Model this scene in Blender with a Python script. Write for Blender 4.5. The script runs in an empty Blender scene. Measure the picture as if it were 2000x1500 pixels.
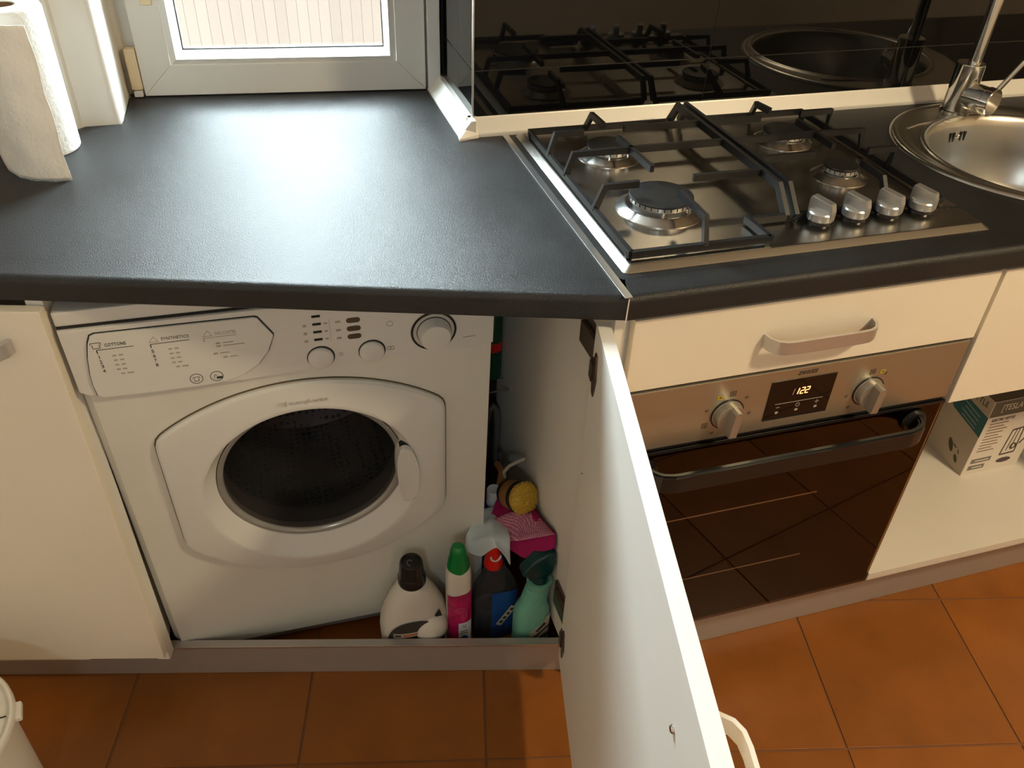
import bpy, bmesh, math, random
from mathutils import Vector, Matrix, noise
random.seed(7)
S = bpy.context.scene
COL = S.collection
PI = math.pi
HC = 0.9044                       # worktop height, floor at z = 0

# ------------------------------------------------------------------ camera, sky, lights, exposure
cam_d = bpy.data.cameras.new('camera')
cam = bpy.data.objects.new('camera', cam_d); COL.objects.link(cam)
r_ = Vector((0.95827106, -0.2837574, 0.0346166))
d_ = Vector((-0.14595972, -0.58980993, -0.79424178))
f_ = Vector((0.24578919, 0.75604629, -0.60661494))
cam.matrix_world = Matrix(((r_.x, -d_.x, -f_.x, -0.43399689), (r_.y, -d_.y, -f_.y, -0.87675877),
                           (r_.z, -d_.z, -f_.z, 0.54999793 + HC), (0, 0, 0, 1)))
cam_d.sensor_width = 36.0
cam_d.lens = 1634.5404 / 2000 * 36
cam_d.clip_start = 0.02
S.camera = cam

SKY = 60.0
w = bpy.data.worlds.new('overcast_sky'); S.world = w; w.use_nodes = True
bg = w.node_tree.nodes['Background']
bg.inputs[0].default_value = (0.86, 0.95, 1.0, 1); bg.inputs[1].default_value = SKY

def area_light(name, loc, rot, sx, sy, power, color, shape='RECTANGLE', portal=False):
    l = bpy.data.lights.new(name, 'AREA'); l.shape = shape; l.size = sx; l.size_y = sy
    l.energy = power; l.color = color
    o = bpy.data.objects.new(name, l); COL.objects.link(o); o.location = loc; o.rotation_euler = rot
    if portal: l.cycles.is_portal = True
    return o

LAMP = (1.30, -1.20, 2.36)
area_light('ceiling_lamp_light', LAMP, (0, 0, 0), 0.26, 0.26, 43, (1.0, 0.81, 0.51), 'DISK')

S.view_settings.view_transform = 'Standard'
S.view_settings.look = 'None'
S.view_settings.exposure = 0.0
S.view_settings.gamma = 1.0
S.view_settings.use_curve_mapping = False
S.cycles.max_bounces = 10; S.cycles.diffuse_bounces = 5; S.cycles.glossy_bounces = 5
S.cycles.transparent_max_bounces = 12
S.cycles.use_denoising = True
S.cycles.sample_clamp_indirect = 6.0
S.cycles.caustics_reflective = False; S.cycles.caustics_refractive = False

# ------------------------------------------------------------------ materials
MATS = {}
def mat(name, color, rough=0.5, metal=0.0, spec=0.5, var=0.0, vscale=8.0, bump=0.0, bscale=60.0,
        emit=None, es=0.0, coat=0.0, objvar=0.0, stretch=None, rvar=0.0):
    if name in MATS: return MATS[name]
    m = bpy.data.materials.new(name); m.use_nodes = True
    nt = m.node_tree; N = nt.nodes; L = nt.links; b = N['Principled BSDF']
    b.inputs['Base Color'].default_value = (*color, 1); b.inputs['Roughness'].default_value = rough
    b.inputs['Metallic'].default_value = metal; b.inputs['Specular IOR Level'].default_value = spec
    if coat: b.inputs['Coat Weight'].default_value = coat; b.inputs['Coat Roughness'].default_value = 0.05
    if emit: b.inputs['Emission Color'].default_value = (*emit, 1); b.inputs['Emission Strength'].default_value = es
    tc = N.new('ShaderNodeTexCoord'); src = tc.outputs['Object']
    if stretch:
        mp = N.new('ShaderNodeMapping'); mp.inputs['Scale'].default_value = stretch
        L.new(src, mp.inputs['Vector']); src = mp.outputs['Vector']
    nz = N.new('ShaderNodeTexNoise'); nz.inputs['Scale'].default_value = vscale; nz.inputs['Detail'].default_value = 5
    L.new(src, nz.inputs['Vector'])
    fac = nz.outputs['Fac']
    hsv = N.new('ShaderNodeHueSaturation'); hsv.inputs['Color'].default_value = (*color, 1)
    mr = N.new('ShaderNodeMapRange'); mr.inputs['From Min'].default_value = 0.3; mr.inputs['From Max'].default_value = 0.7
    v = max(var, 0.012)
    mr.inputs['To Min'].default_value = 1 - v; mr.inputs['To Max'].default_value = 1 + v
    L.new(fac, mr.inputs['Value'])
    val = mr.outputs['Result']
    if objvar:
        oi = N.new('ShaderNodeObjectInfo'); m2 = N.new('ShaderNodeMapRange')
        m2.inputs['To Min'].default_value = 1 - objvar; m2.inputs['To Max'].default_value = 1 + objvar
        L.new(oi.outputs['Random'], m2.inputs['Value'])
        mu = N.new('ShaderNodeMath'); mu.operation = 'MULTIPLY'
        L.new(val, mu.inputs[0]); L.new(m2.outputs['Result'], mu.inputs[1]); val = mu.outputs[0]
    L.new(val, hsv.inputs['Value']); L.new(hsv.outputs['Color'], b.inputs['Base Color'])
    if rvar:
        m3 = N.new('ShaderNodeMapRange'); m3.inputs['From Min'].default_value = 0.3; m3.inputs['From Max'].default_value = 0.7
        m3.inputs['To Min'].default_value = rough - rvar; m3.inputs['To Max'].default_value = rough + rvar
        L.new(fac, m3.inputs['Value']); L.new(m3.outputs['Result'], b.inputs['Roughness'])
    if bump:
        n2 = N.new('ShaderNodeTexNoise'); n2.inputs['Scale'].default_value = bscale; n2.inputs['Detail'].default_value = 3
        L.new(src, n2.inputs['Vector'])
        bp = N.new('ShaderNodeBump'); bp.inputs['Strength'].default_value = bump; bp.inputs['Distance'].default_value = 0.002
        L.new(n2.outputs['Fac'], bp.inputs['Height']); L.new(bp.outputs['Normal'], b.inputs['Normal'])
    MATS[name] = m
    return m

def glass_mat(name, tint, ior=1.5, rough=0.0, haze=0.0, hazecol=(0.8, 0.8, 0.8)):
    m = bpy.data.materials.new(name); m.use_nodes = True
    nt = m.node_tree; N = nt.nodes; L = nt.links
    for n in list(N): N.remove(n)
    out = N.new('ShaderNodeOutputMaterial'); tr = N.new('ShaderNodeBsdfTransparent'); gl = N.new('ShaderNodeBsdfGlossy')
    fr = N.new('ShaderNodeFresnel'); mx = N.new('ShaderNodeMixShader')
    tr.inputs[0].default_value = (*tint, 1); gl.inputs['Roughness'].default_value = rough; fr.inputs['IOR'].default_value = ior
    geo = N.new('ShaderNodeNewGeometry'); sel = N.new('ShaderNodeMapRange')      # same reflectance entering and leaving the thin pane
    sel.inputs['To Min'].default_value = ior; sel.inputs['To Max'].default_value = 1.0 / ior
    L.new(geo.outputs['Backfacing'], sel.inputs['Value']); L.new(sel.outputs['Result'], fr.inputs['IOR'])
    first = tr.outputs[0]
    if haze:
        df = N.new('ShaderNodeBsdfDiffuse'); df.inputs[0].default_value = (*hazecol, 1)
        m1 = N.new('ShaderNodeMixShader'); m1.inputs[0].default_value = haze
        L.new(tr.outputs[0], m1.inputs[1]); L.new(df.outputs[0], m1.inputs[2]); first = m1.outputs[0]
    L.new(fr.outputs[0], mx.inputs[0]); L.new(first, mx.inputs[1]); L.new(gl.outputs[0], mx.inputs[2])
    L.new(mx.outputs[0], out.inputs[0])
    return m

M_lac = mat('cream_lacquer', (0.80, 0.735, 0.62), 0.28, spec=0.45, var=0.02, vscale=5)
M_mel = mat('white_melamine', (0.80, 0.775, 0.72), 0.42, spec=0.4, var=0.015)
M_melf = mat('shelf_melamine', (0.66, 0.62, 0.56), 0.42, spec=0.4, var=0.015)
M_meld = mat('door_melamine', (0.86, 0.84, 0.80), 0.42, spec=0.4, var=0.015)
M_edge = mat('edge_band', (0.80, 0.72, 0.60), 0.4)
M_plaster = mat('white_plaster', (0.80, 0.765, 0.70), 0.85, spec=0.2, var=0.04, vscale=9, bump=0.25, bscale=40)
M_beige = mat('beige_wall_paint', (0.72, 0.63, 0.50), 0.9, spec=0.2, var=0.03)
M_pvc = mat('white_pvc', (0.74, 0.735, 0.70), 0.32, spec=0.45, var=0.02)
M_pvcy = mat('yellowed_pvc', (0.78, 0.64, 0.42), 0.4)
M_rub = mat('black_rubber', (0.012, 0.012, 0.012), 0.6)
M_lam = mat('charcoal_laminate', (0.020, 0.020, 0.021), 0.41, spec=0.36, var=0.25, vscale=6, bump=0.38, bscale=620, rvar=0.04)
M_tile = mat('black_gloss_tile', (0.004, 0.004, 0.004), 0.03, spec=0.5)
M_grout = mat('dark_grout', (0.06, 0.055, 0.05), 0.9)
M_terra = mat('terracotta', (0.258, 0.086, 0.015), 0.36, spec=0.35, var=0.16, vscale=7, bump=0.06, bscale=70, objvar=0.07)
M_fgrout = mat('brown_grout', (0.20, 0.085, 0.035), 0.9)
M_steel = mat('brushed_steel', (0.62, 0.60, 0.57), 0.22, 1.0, var=0.02, vscale=6)
M_steelh = mat('hob_steel', (0.52, 0.49, 0.44), 0.27, 1.0, var=0.02, vscale=6)
M_panelsteel = mat('oven_steel', (0.49, 0.465, 0.38), 0.36, 0.85, var=0.03, vscale=60, stretch=(60, 1, 1))
M_plinth = mat('plinth_aluminium', (0.50, 0.475, 0.45), 0.46, 0.65, var=0.03, vscale=40, stretch=(0.3, 0.3, 30))
M_alu = mat('aluminium_strip', (0.80, 0.79, 0.77), 0.30, 1.0)
M_trim = mat('satin_trim', (0.83, 0.80, 0.74), 0.38, 0.25, spec=0.5, var=0.02)
M_chrome = mat('chrome', (0.70, 0.69, 0.67), 0.10, 1.0)
M_sink = mat('sink_steel', (0.58, 0.56, 0.52), 0.30, 1.0)
M_enam = mat('black_enamel', (0.014, 0.014, 0.015), 0.42, spec=0.35, bump=0.06, bscale=300)
M_capb = mat('burner_cap_enamel', (0.012, 0.012, 0.012), 0.5, bump=0.1, bscale=250)
M_knob = mat('silver_knob', (0.60, 0.60, 0.60), 0.30, 0.8)
M_knobd = mat('grey_knob', (0.42, 0.39, 0.35), 0.36, 0.7)
M_hgrey = mat('satin_handle', (0.62, 0.60, 0.58), 0.34, 0.75)
M_handw = mat('cream_handle', (0.80, 0.75, 0.66), 0.34)
M_bglass = mat('black_glass', (0.006, 0.005, 0.005), 0.02, spec=0.5)
M_bplas = mat('black_plastic', (0.012, 0.012, 0.013), 0.22, spec=0.5)
M_dark = mat('dark_gap', (0.012, 0.011, 0.010), 0.8)
M_ink = mat('black_print', (0.03, 0.028, 0.026), 0.6)
M_ink2 = mat('faded_print', (0.36, 0.33, 0.28), 0.6)
M_inkw = mat('grey_print', (0.42, 0.40, 0.38), 0.5)
M_yel = mat('yellow_print', (0.45, 0.34, 0.03), 0.6)
M_dig = mat('orange_digits', (0.1, 0.03, 0.0), 0.5, emit=(1.0, 0.45, 0.16), es=2.2)
M_digd = mat('dim_digit', (0.1, 0.05, 0.03), 0.5, emit=(1.0, 0.5, 0.3), es=0.25)
M_wash = mat('appliance_white', (0.67, 0.66, 0.60), 0.30, spec=0.45, var=0.03, vscale=6)
M_washp = mat('fascia_plastic', (0.66, 0.645, 0.61), 0.36, spec=0.4, var=0.015)
M_washd = mat('door_plastic', (0.665, 0.66, 0.625), 0.33, spec=0.4, var=0.015)
M_tray = mat('drawer_plastic', (0.67, 0.67, 0.63), 0.36, spec=0.4)
M_gask = mat('grey_gasket', (0.075, 0.072, 0.07), 0.5)
M_ringg = mat('glass_rim', (0.36, 0.36, 0.34), 0.2, 0.4)
M_brown = mat('indicator_brown', (0.075, 0.055, 0.03), 0.4)
M_paper = mat('tissue_paper', (0.94, 0.93, 0.89), 0.95, spec=0.1, var=0.02, vscale=30, bump=0.5, bscale=170)
M_card = mat('cardboard', (0.25, 0.16, 0.09), 0.9)
M_teal = mat('teal_box_print', (0.02, 0.10, 0.11), 0.5)
M_boxw = mat('box_white', (0.66, 0.60, 0.53), 0.5, var=0.03)
M_boxg = mat('box_grey', (0.42, 0.36, 0.29), 0.5, var=0.08)
M_boxd = mat('box_dark_band', (0.10, 0.085, 0.065), 0.5)
M_leafp = mat('leaf_print', (0.06, 0.06, 0.03), 0.6)
M_sheetm = mat('wash_metal', (0.24, 0.235, 0.23), 0.5, 0.2)
M_hinge = mat('bronzed_hinge', (0.15, 0.115, 0.09), 0.35, 0.85)
M_hdpe = mat('white_hdpe', (0.66, 0.63, 0.57), 0.38, spec=0.4)
M_green = mat('green_cap', (0.0, 0.17, 0.035), 0.22)
M_pinkl = mat('pink_label', (0.42, 0.012, 0.10), 0.35, var=0.45, vscale=45)
M_red = mat('red_plastic', (0.62, 0.012, 0.008), 0.2)
M_blue = mat('blue_label', (0.012, 0.07, 0.28), 0.35, var=0.2, vscale=20)
M_mint = mat('mint_plastic', (0.17, 0.46, 0.35), 0.36, var=0.05)
M_tealp = mat('dark_teal_plastic', (0.0, 0.035, 0.04), 0.28)
M_cream = mat('cream_label', (0.50, 0.45, 0.36), 0.5)
M_bluew = mat('pale_blue_cloth', (0.55, 0.62, 0.66), 0.95, spec=0.1, bump=0.4, bscale=200)
M_pinkc = mat('magenta_cloth', (0.33, 0.016, 0.10), 0.9, spec=0.1, bump=0.4, bscale=180)
M_wood = mat('bamboo', (0.36, 0.16, 0.05), 0.5, var=0.15, stretch=(1, 1, 8))
M_bris = mat('yellow_bristle', (0.62, 0.40, 0.05), 0.6)
M_fence = mat('pale_fence_board', (0.040, 0.0300, 0.0245), 0.9, spec=0.0, var=0.04, vscale=6, stretch=(1, 1, 0.2), objvar=0.05)
M_fgreen = mat('bottle_green', (0.004, 0.06, 0.025), 0.35)
M_hose = mat('grey_hose', (0.13, 0.13, 0.12), 0.5)
M_lampm = mat('lamp_diffuser', (0.9, 0.85, 0.75), 0.5, emit=(1.0, 0.75, 0.45), es=6.0)
M_ceil = mat('ceiling_paint', (0.72, 0.68, 0.60), 0.9, spec=0.2)
M_binw = mat('bin_white', (0.72, 0.69, 0.62), 0.35)
M_bluecap = mat('white_cap', (0.62, 0.66, 0.70), 0.4)
M_pane = glass_mat('window_glass', (0.96, 0.98, 0.98), 1.45)
M_ovpane = glass_mat('oven_door_glass', (0.52, 0.40, 0.30), 1.5)
M_bowl = glass_mat('porthole_glass', (0.52, 0.47, 0.48), 1.14, 0.0, 0.03, (0.5, 0.5, 0.48))
M_clear = glass_mat('smoky_clear_plastic', (0.58, 0.60, 0.63), 1.35, 0.08, 0.20, (0.16, 0.165, 0.18))

# drum steel with a pattern of dark punched holes, far inside the porthole
def drum_material():
    m = bpy.data.materials.new('perforated_drum'); m.use_nodes = True
    nt = m.node_tree; N = nt.nodes; L = nt.links; b = N['Principled BSDF']
    b.inputs['Metallic'].default_value = 0.7; b.inputs['Roughness'].default_value = 0.35
    tc = N.new('ShaderNodeTexCoord'); vo = N.new('ShaderNodeTexVoronoi'); vo.inputs['Scale'].default_value = 75
    vo.inputs['Randomness'].default_value = 0.25
    cr = N.new('ShaderNodeValToRGB'); cr.color_ramp.elements[0].position = 0.30; cr.color_ramp.elements[1].position = 0.36
    cr.color_ramp.elements[0].color = (0.01, 0.01, 0.01, 1); cr.color_ramp.elements[1].color = (0.17, 0.155, 0.155, 1)
    L.new(tc.outputs['Object'], vo.inputs['Vector']); L.new(vo.outputs['Distance'], cr.inputs['Fac'])
    L.new(cr.outputs['Color'], b.inputs['Base Color'])
    return m
M_drum = drum_material()

def net_material():
    m = bpy.data.materials.new('pink_net'); m.use_nodes = True
    nt = m.node_tree; N = nt.nodes; L = nt.links; b = N['Principled BSDF']; b.inputs['Roughness'].default_value = 0.9
    tc = N.new('ShaderNodeTexCoord'); vo = N.new('ShaderNodeTexVoronoi'); vo.inputs['Scale'].default_value = 330
    vo.feature = 'DISTANCE_TO_EDGE'; vo.inputs['Randomness'].default_value = 0.2
    cr = N.new('ShaderNodeValToRGB'); cr.color_ramp.elements[0].position = 0.10; cr.color_ramp.elements[1].position = 0.2
    cr.color_ramp.elements[0].color = (0.58, 0.24, 0.34, 1); cr.color_ramp.elements[1].color = (0.18, 0.010, 0.055, 1)
    L.new(tc.outputs['Object'], vo.inputs['Vector']); L.new(vo.outputs['Distance'], cr.inputs['Fac'])
    L.new(cr.outputs['Color'], b.inputs['Base Color'])
    return m
M_net = net_material()

# ------------------------------------------------------------------ mesh helpers
def thing(name, label, cat, loc, group=None, M=None):
    o = bpy.data.objects.new(name, None); COL.objects.link(o)
    o.empty_display_size = 0.05
    o.matrix_world = M if M is not None else Matrix.Translation(loc)
    o['label'] = label; o['category'] = cat
    if group: o['group'] = group
    return o

def tag(o, label, cat, group=None):
    o['label'] = label; o['category'] = cat
    if group: o['group'] = group
    return o

def wm(o):
    if o is None: return Matrix.Identity(4)
    return wm(o.parent) @ o.matrix_parent_inverse @ o.matrix_basis if o.parent else o.matrix_basis.copy()

def obj(name, bm, m, parent=None, M=None, angle=35, label=None, kind=None):
    """links the bmesh (world coordinates, or local ones carried by M) as one object"""
    if M is not None: bmesh.ops.transform(bm, matrix=M, verts=bm.verts)
    bmesh.ops.recalc_face_normals(bm, faces=bm.faces)
    xs = [v.co for v in bm.verts]
    lo = Vector((min(v.x for v in xs), min(v.y for v in xs), min(v.z for v in xs)))
    hi = Vector((max(v.x for v in xs), max(v.y for v in xs), max(v.z for v in xs)))
    c = Vector(((lo.x + hi.x) / 2, (lo.y + hi.y) / 2, lo.z))
    bmesh.ops.translate(bm, verts=bm.verts, vec=-c)
    me = bpy.data.meshes.new(name); bm.to_mesh(me); bm.free()
    if m: me.materials.append(m)
    if angle:
        for p in me.polygons: p.use_smooth = True
        me.set_sharp_from_angle(angle=math.radians(angle))
    o = bpy.data.objects.new(name, me); COL.objects.link(o)
    o.location = c
    if 1 < angle < 170:
        wn_ = o.modifiers.new('weighted_normals', 'WEIGHTED_NORMAL'); wn_.keep_sharp = True; wn_.weight = 90
    if parent is not None:
        o.parent = parent; o.matrix_parent_inverse = wm(parent).inverted()
    if label: o['label'] = label
    if kind: o['kind'] = kind
    return o

def bmn(): return bmesh.new()

def box(bm, x0, x1, y0, y1, z0, z1, bev=0.0, M=None):
    b2 = bmesh.new()
    bmesh.ops.create_cube(b2, size=1.0)
    for v in b2.verts:
        v.co = Vector(((x0 + x1) / 2 + v.co.x * (x1 - x0), (y0 + y1) / 2 + v.co.y * (y1 - y0), (z0 + z1) / 2 + v.co.z * (z1 - z0)))
    if bev: bmesh.ops.bevel(b2, geom=b2.edges[:], offset=bev, segments=2, profile=0.5, affect='EDGES')
    if M is not None: bmesh.ops.transform(b2, matrix=M, verts=b2.verts)
    merge(bm, b2); return bm

def merge(bm, b2):
    me = bpy.data.meshes.new('tmp'); b2.to_mesh(me); b2.free(); bm.from_mesh(me); bpy.data.meshes.remove(me)

def frame_of(d, up=Vector((0, 0, 1))):
    d = d.normalized()
    if abs(d.dot(up)) > 0.98: up = Vector((0, 1, 0))
    s = d.cross(up).normalized(); u = s.cross(d).normalized()
    return s, u

def bar(bm, p, q, wd, ht, up=Vector((0, 0, 1)), taper=1.0):
    p = Vector(p); q = Vector(q); s, u = frame_of(q - p, up)
    vs = []
    for c, k in ((p, 1.0), (q, taper)):
        for a, b in ((-1, -1), (1, -1), (1, 1), (-1, 1)):
            vs.append(bm.verts.new(c + s * a * wd / 2 * k + u * b * ht / 2 * k))
    for f in ((0, 1, 2, 3), (7, 6, 5, 4), (0, 4, 5, 1), (1, 5, 6, 2), (2, 6, 7, 3), (3, 7, 4, 0)):
        bm.faces.new([vs[i] for i in f])

def poly_bar(bm, pts, wd, ht, up=Vector((0, 0, 1))):
    """one continuous bar of rectangular section along a polyline"""
    pts = [Vector(p) for p in pts]; rings = []
    for i, p in enumerate(pts):
        if i == 0: t = pts[1] - p
        elif i == len(pts) - 1: t = p - pts[i - 1]
        else: t = (pts[i + 1] - p).normalized() + (p - pts[i - 1]).normalized()
        s, u = frame_of(t, up)
        rings.append([bm.verts.new(p + s * a * wd / 2 + u * b * ht / 2) for a, b in ((-1, -1), (1, -1), (1, 1), (-1, 1))])
    for a, b in zip(rings, rings[1:]):
        for k in range(4): bm.faces.new((a[k], a[(k + 1) % 4], b[(k + 1) % 4], b[k]))
    bm.faces.new(rings[0][::-1]); bm.faces.new(rings[-1])

def tube(bm, pts, r, seg=10, caps=True):
    pts = [Vector(p) for p in pts]; n = len(pts)
    rs = r if isinstance(r, (list, tuple)) else [r] * n
    rings = []; prev = None
    for i, p in enumerate(pts):
        if i == 0: t = pts[1] - p
        elif i == n - 1: t = p - pts[i - 1]
        else: t = pts[i + 1] - pts[i - 1]
        t.normalize()
        if prev is None: s, u = frame_of(t)
        else:
            s = prev - t * prev.dot(t); s.normalize(); u = s.cross(t)
        prev = s; u = s.cross(t)
        rings.append([bm.verts.new(p + (s * math.cos(2 * PI * k / seg) + u * math.sin(2 * PI * k / seg)) * rs[i]) for k in range(seg)])
    for a, b in zip(rings, rings[1:]):
        for k in range(seg): bm.faces.new((a[k], a[(k + 1) % seg], b[(k + 1) % seg], b[k]))
    if caps: bm.faces.new(rings[0][::-1]); bm.faces.new(rings[-1])

def lathe(bm, prof, seg=32, M=None, close=False):
    """profile [(r, z)] about local z"""
    M = M or Matrix.Identity(4); rings = []
    for r, z in prof:
        if r < 1e-6: rings.append([bm.verts.new(M @ Vector((0, 0, z)))])
        else: rings.append([bm.verts.new(M @ Vector((r * math.cos(2 * PI * k / seg), r * math.sin(2 * PI * k / seg), z))) for k in range(seg)])
    pairs = list(zip(rings, rings[1:]))
    if close: pairs.append((rings[-1], rings[0]))
    for a, b in pairs:
        if len(a) == 1 and len(b) == 1: continue
        for k in range(seg):
            k2 = (k + 1) % seg
            if len(a) == 1: bm.faces.new((a[0], b[k], b[k2]))
            elif len(b) == 1: bm.faces.new((a[k], a[k2], b[0]))
            else: bm.faces.new((a[k], a[k2], b[k2], b[k]))
    return bm

def loft(bm, rings, seg=36, M=None):
    """rings (cx, cy, z, rx, ry, exponent)"""
    M = M or Matrix.Identity(4); R = []
    for cx, cy, z, rx, ry, e in rings:
        ring = []
        for k in range(seg):
            t = 2 * PI * k / seg; c, s = math.cos(t), math.sin(t)
            ring.append(bm.verts.new(M @ Vector((cx + rx * math.copysign(abs(c) ** (2 / e), c), cy + ry * math.copysign(abs(s) ** (2 / e), s), z))))
        R.append(ring)
    for a, b in zip(R, R[1:]):
        for k in range(seg): bm.faces.new((a[k], a[(k + 1) % seg], b[(k + 1) % seg], b[k]))
    bm.faces.new(R[0][::-1]); bm.faces.new(R[-1])
    return bm

def prism(bm, pts, z0, z1, M=None, bev=0.0):
    b2 = bmesh.new()
    a = [b2.verts.new((x, y, z0)) for x, y in pts]; b = [b2.verts.new((x, y, z1)) for x, y in pts]; n = len(pts)
    for k in range(n): b2.faces.new((a[k], a[(k + 1) % n], b[(k + 1) % n], b[k]))
    b2.faces.new(a[::-1]); top = b2.faces.new(b)
    if bev:
        bmesh.ops.bevel(b2, geom=list(top.edges), offset=bev, segments=2, profile=0.5, affect='EDGES')
    if M is not None: bmesh.ops.transform(b2, matrix=M, verts=b2.verts)
    merge(bm, b2); return bm

def grid(bm, rows):
    V = [[bm.verts.new(Vector(p)) for p in r] for r in rows]
    for i in range(len(V) - 1):
        for j in range(len(V[0]) - 1):
            bm.faces.new((V[i][j], V[i][j + 1], V[i + 1][j + 1], V[i + 1][j]))

def arc(cx, cy, r, a0, a1, n):
    return [(cx + r * math.cos(math.radians(a0 + (a1 - a0) * i / n)), cy + r * math.sin(math.radians(a0 + (a1 - a0) * i / n))) for i in range(n + 1)]

def basis(o, x, y):
    x = Vector(x).normalized(); y = Vector(y); y = (y - x * y.dot(x)).normalized(); z = x.cross(y)
    return Matrix(((x.x, y.x, z.x, o[0]), (x.y, y.y, z.y, o[1]), (x.z, y.z, z.z, o[2]), (0, 0, 0, 1)))

def text(s, M, width, height, m, parent, name='lettering', shear=0.0, depth=0.0003, bold=0.0):
    cu = bpy.data.curves.new('txt', 'FONT'); cu.body = s; cu.extrude = 0.01; cu.shear = shear; cu.offset = bold
    cu.align_x = 'LEFT'; cu.resolution_u = 2
    o = bpy.data.objects.new('txt', cu); COL.objects.link(o)
    dg = bpy.context.evaluated_depsgraph_get(); dg.update()
    me = bpy.data.meshes.new_from_object(o.evaluated_get(dg))
    bm = bmesh.new(); bm.from_mesh(me)
    bpy.data.objects.remove(o); bpy.data.curves.remove(cu); bpy.data.meshes.remove(me)
    xs = [v.co.x for v in bm.verts]; ys = [v.co.y for v in bm.verts]
    x0, x1, y0, y1 = min(xs), max(xs), min(ys), max(ys)
    for v in bm.verts:
        v.co = Vector((((v.co.x - x0) / (x1 - x0) - 0.5) * width, ((v.co.y - y0) / (y1 - y0) - 0.5) * height, depth * (1 if v.co.z > 0 else -1)))
    return obj(name, bm, m, parent, M=M, angle=0)

def struct(name, bm, m, angle=0):
    return obj(name, bm, m, None, angle=angle, kind='structure')

Z = lambda z: HC + z
V3 = Vector

# ------------------------------------------------------------------ floor with laid tiles
bm = bmn(); box(bm, -1.55, 2.6, -2.6, 0.95, -0.06, -0.0025)
floor = struct('floor', bm, M_fgrout)
ta = math.radians(-13.7); TP = 0.334
e1 = V3((math.cos(ta), math.sin(ta), 0)); e2 = V3((-math.sin(ta), math.cos(ta), 0))
T0 = V3((0.4425, -0.2795, 0))
bm = bmn(); box(bm, -TP / 2 + 0.002, TP / 2 - 0.002, -TP / 2 + 0.002, TP / 2 - 0.002, -0.004, 0.0, 0.0012)
tile0 = obj('floor_tile', bm, M_terra, floor)
first = True
for i in range(-7, 6):
    for j in range(-6, 4):
        c = T0 + e1 * (i + 0.5) * TP + e2 * (j + 0.5) * TP
        if not (-1.45 < c.x < 1.55 and -1.75 < c.y < 0.78): continue
        if c.y > 0.62 and c.x > -0.1: continue
        t = tile0 if first else tile0.copy()
        if not first: COL.objects.link(t); t.parent = floor; t.matrix_parent_inverse = wm(floor).inverted()
        first = False
        t.location = (c.x, c.y, -0.004 + random.uniform(-0.0003, 0.0003)); t.rotation_euler = (0, 0, ta)

# ------------------------------------------------------------------ room shell
WL = V3((-0.6281, 0.8256, 0)); WR = V3((-0.1043, 0.7708, 0))
wx = (WR - WL).normalized(); wn = V3((-wx.y, wx.x, 0))            # along the window, outwards
WMx = basis((WL.x, WL.y, 0), wx, (0, 0, 1))                        # local x along, y up, z towards the room
def wbox(bm, s0, s1, z0, z1, d0, d1, bev=0.0):
    """d measured outwards from the window plane"""
    box(bm, s0, s1, z0, z1, -d1, -d0, bev, WMx)
RT = 2.55
bm = bmn(); box(bm, -0.065, 2.6, 0.5312, 0.70, 0, RT); wall_back = struct('wall_back', bm, M_grout)
bm = bmn(); prism(bm, [(-0.0695, 0.5325), (-0.0695, 0.83), (0.1, 0.83), (0.1, 0.5325)], 0, RT); wall_return = struct('wall_return', bm, M_grout)
bm = bmn()
wbox(bm, -0.75, 0.80, 0.0, HC - 0.04, 0.0, 0.20)
wbox(bm, -0.75, 0.80, HC + 1.51, RT, 0.0, 0.20)
wbox(bm, 0.553, 0.80, HC - 0.04, HC + 1.51, 0.03, 0.20)
wbox(bm, -0.75, -0.035, HC - 0.04, HC + 1.51, 0.02, 0.20)
wall_window = struct('wall_window', bm, M_plaster)
# plastered pier left of the window with rounded arris
bm = bmn()
pts = [(-0.658, 0.86), (-0.6615, 0.712)] + arc(-0.6765, 0.7115, 0.015, 0, -84, 5) + [(-0.7235, 0.6905), (-0.728, 0.684), (-0.76, 0.679), (-1.6, 0.665), (-1.6, 0.86)]
prism(bm, pts[::-1], 0, RT)
wall_pier = struct('wall_pier', bm, M_plaster, angle=40)
bm = bmn(); box(bm, -1.6, -1.5, -2.6, 0.9, 0, RT); struct('wall_left', bm, M_beige)
X2, X3, Z2, Z3 = -1.25, -0.95, 1.98, 2.31        # invented opening behind the viewer, added for cool fill light
bm = bmn(); box(bm, -1.6, X2, -2.75, -2.6, 0, RT); box(bm, X3, 2.7, -2.75, -2.6, 0, RT); box(bm, X2, X3, -2.75, -2.6, 0, Z2); box(bm, X2, X3, -2.75, -2.6, Z3, RT); struct('wall_front', bm, M_beige)
fill_win = bpy.data.objects.new('added_fill_window', None); COL.objects.link(fill_win); fill_win.location = (X2, -2.6, Z2); fill_win['kind'] = 'structure'
bm = bmn()  # frame and pane dressing the added fill opening
box(bm, X2, X2 + 0.02, -2.70, -2.61, Z2, Z3); box(bm, X3 - 0.02, X3, -2.70, -2.61, Z2, Z3); box(bm, X2 + 0.02, X3 - 0.02, -2.70, -2.61, Z2, Z2 + 0.02); box(bm, X2 + 0.02, X3 - 0.02, -2.70, -2.61, Z3 - 0.02, Z3)
obj('window_frame', bm, M_pvc, fill_win, angle=0)
bm = bmn(); box(bm, X2 + 0.02, X3 - 0.02, -2.66, -2.655, Z2 + 0.02, Z3 - 0.02); obj('pane', bm, M_pane, fill_win, angle=0)
bm = bmn(); box(bm, 2.55, 2.7, -2.7, 0.7, 0, RT); struct('wall_right', bm, M_beige)
bm = bmn(); box(bm, -1.6, 2.7, -2.75, 1.05, RT, RT + 0.1); struct('ceiling', bm, M_ceil)

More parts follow.
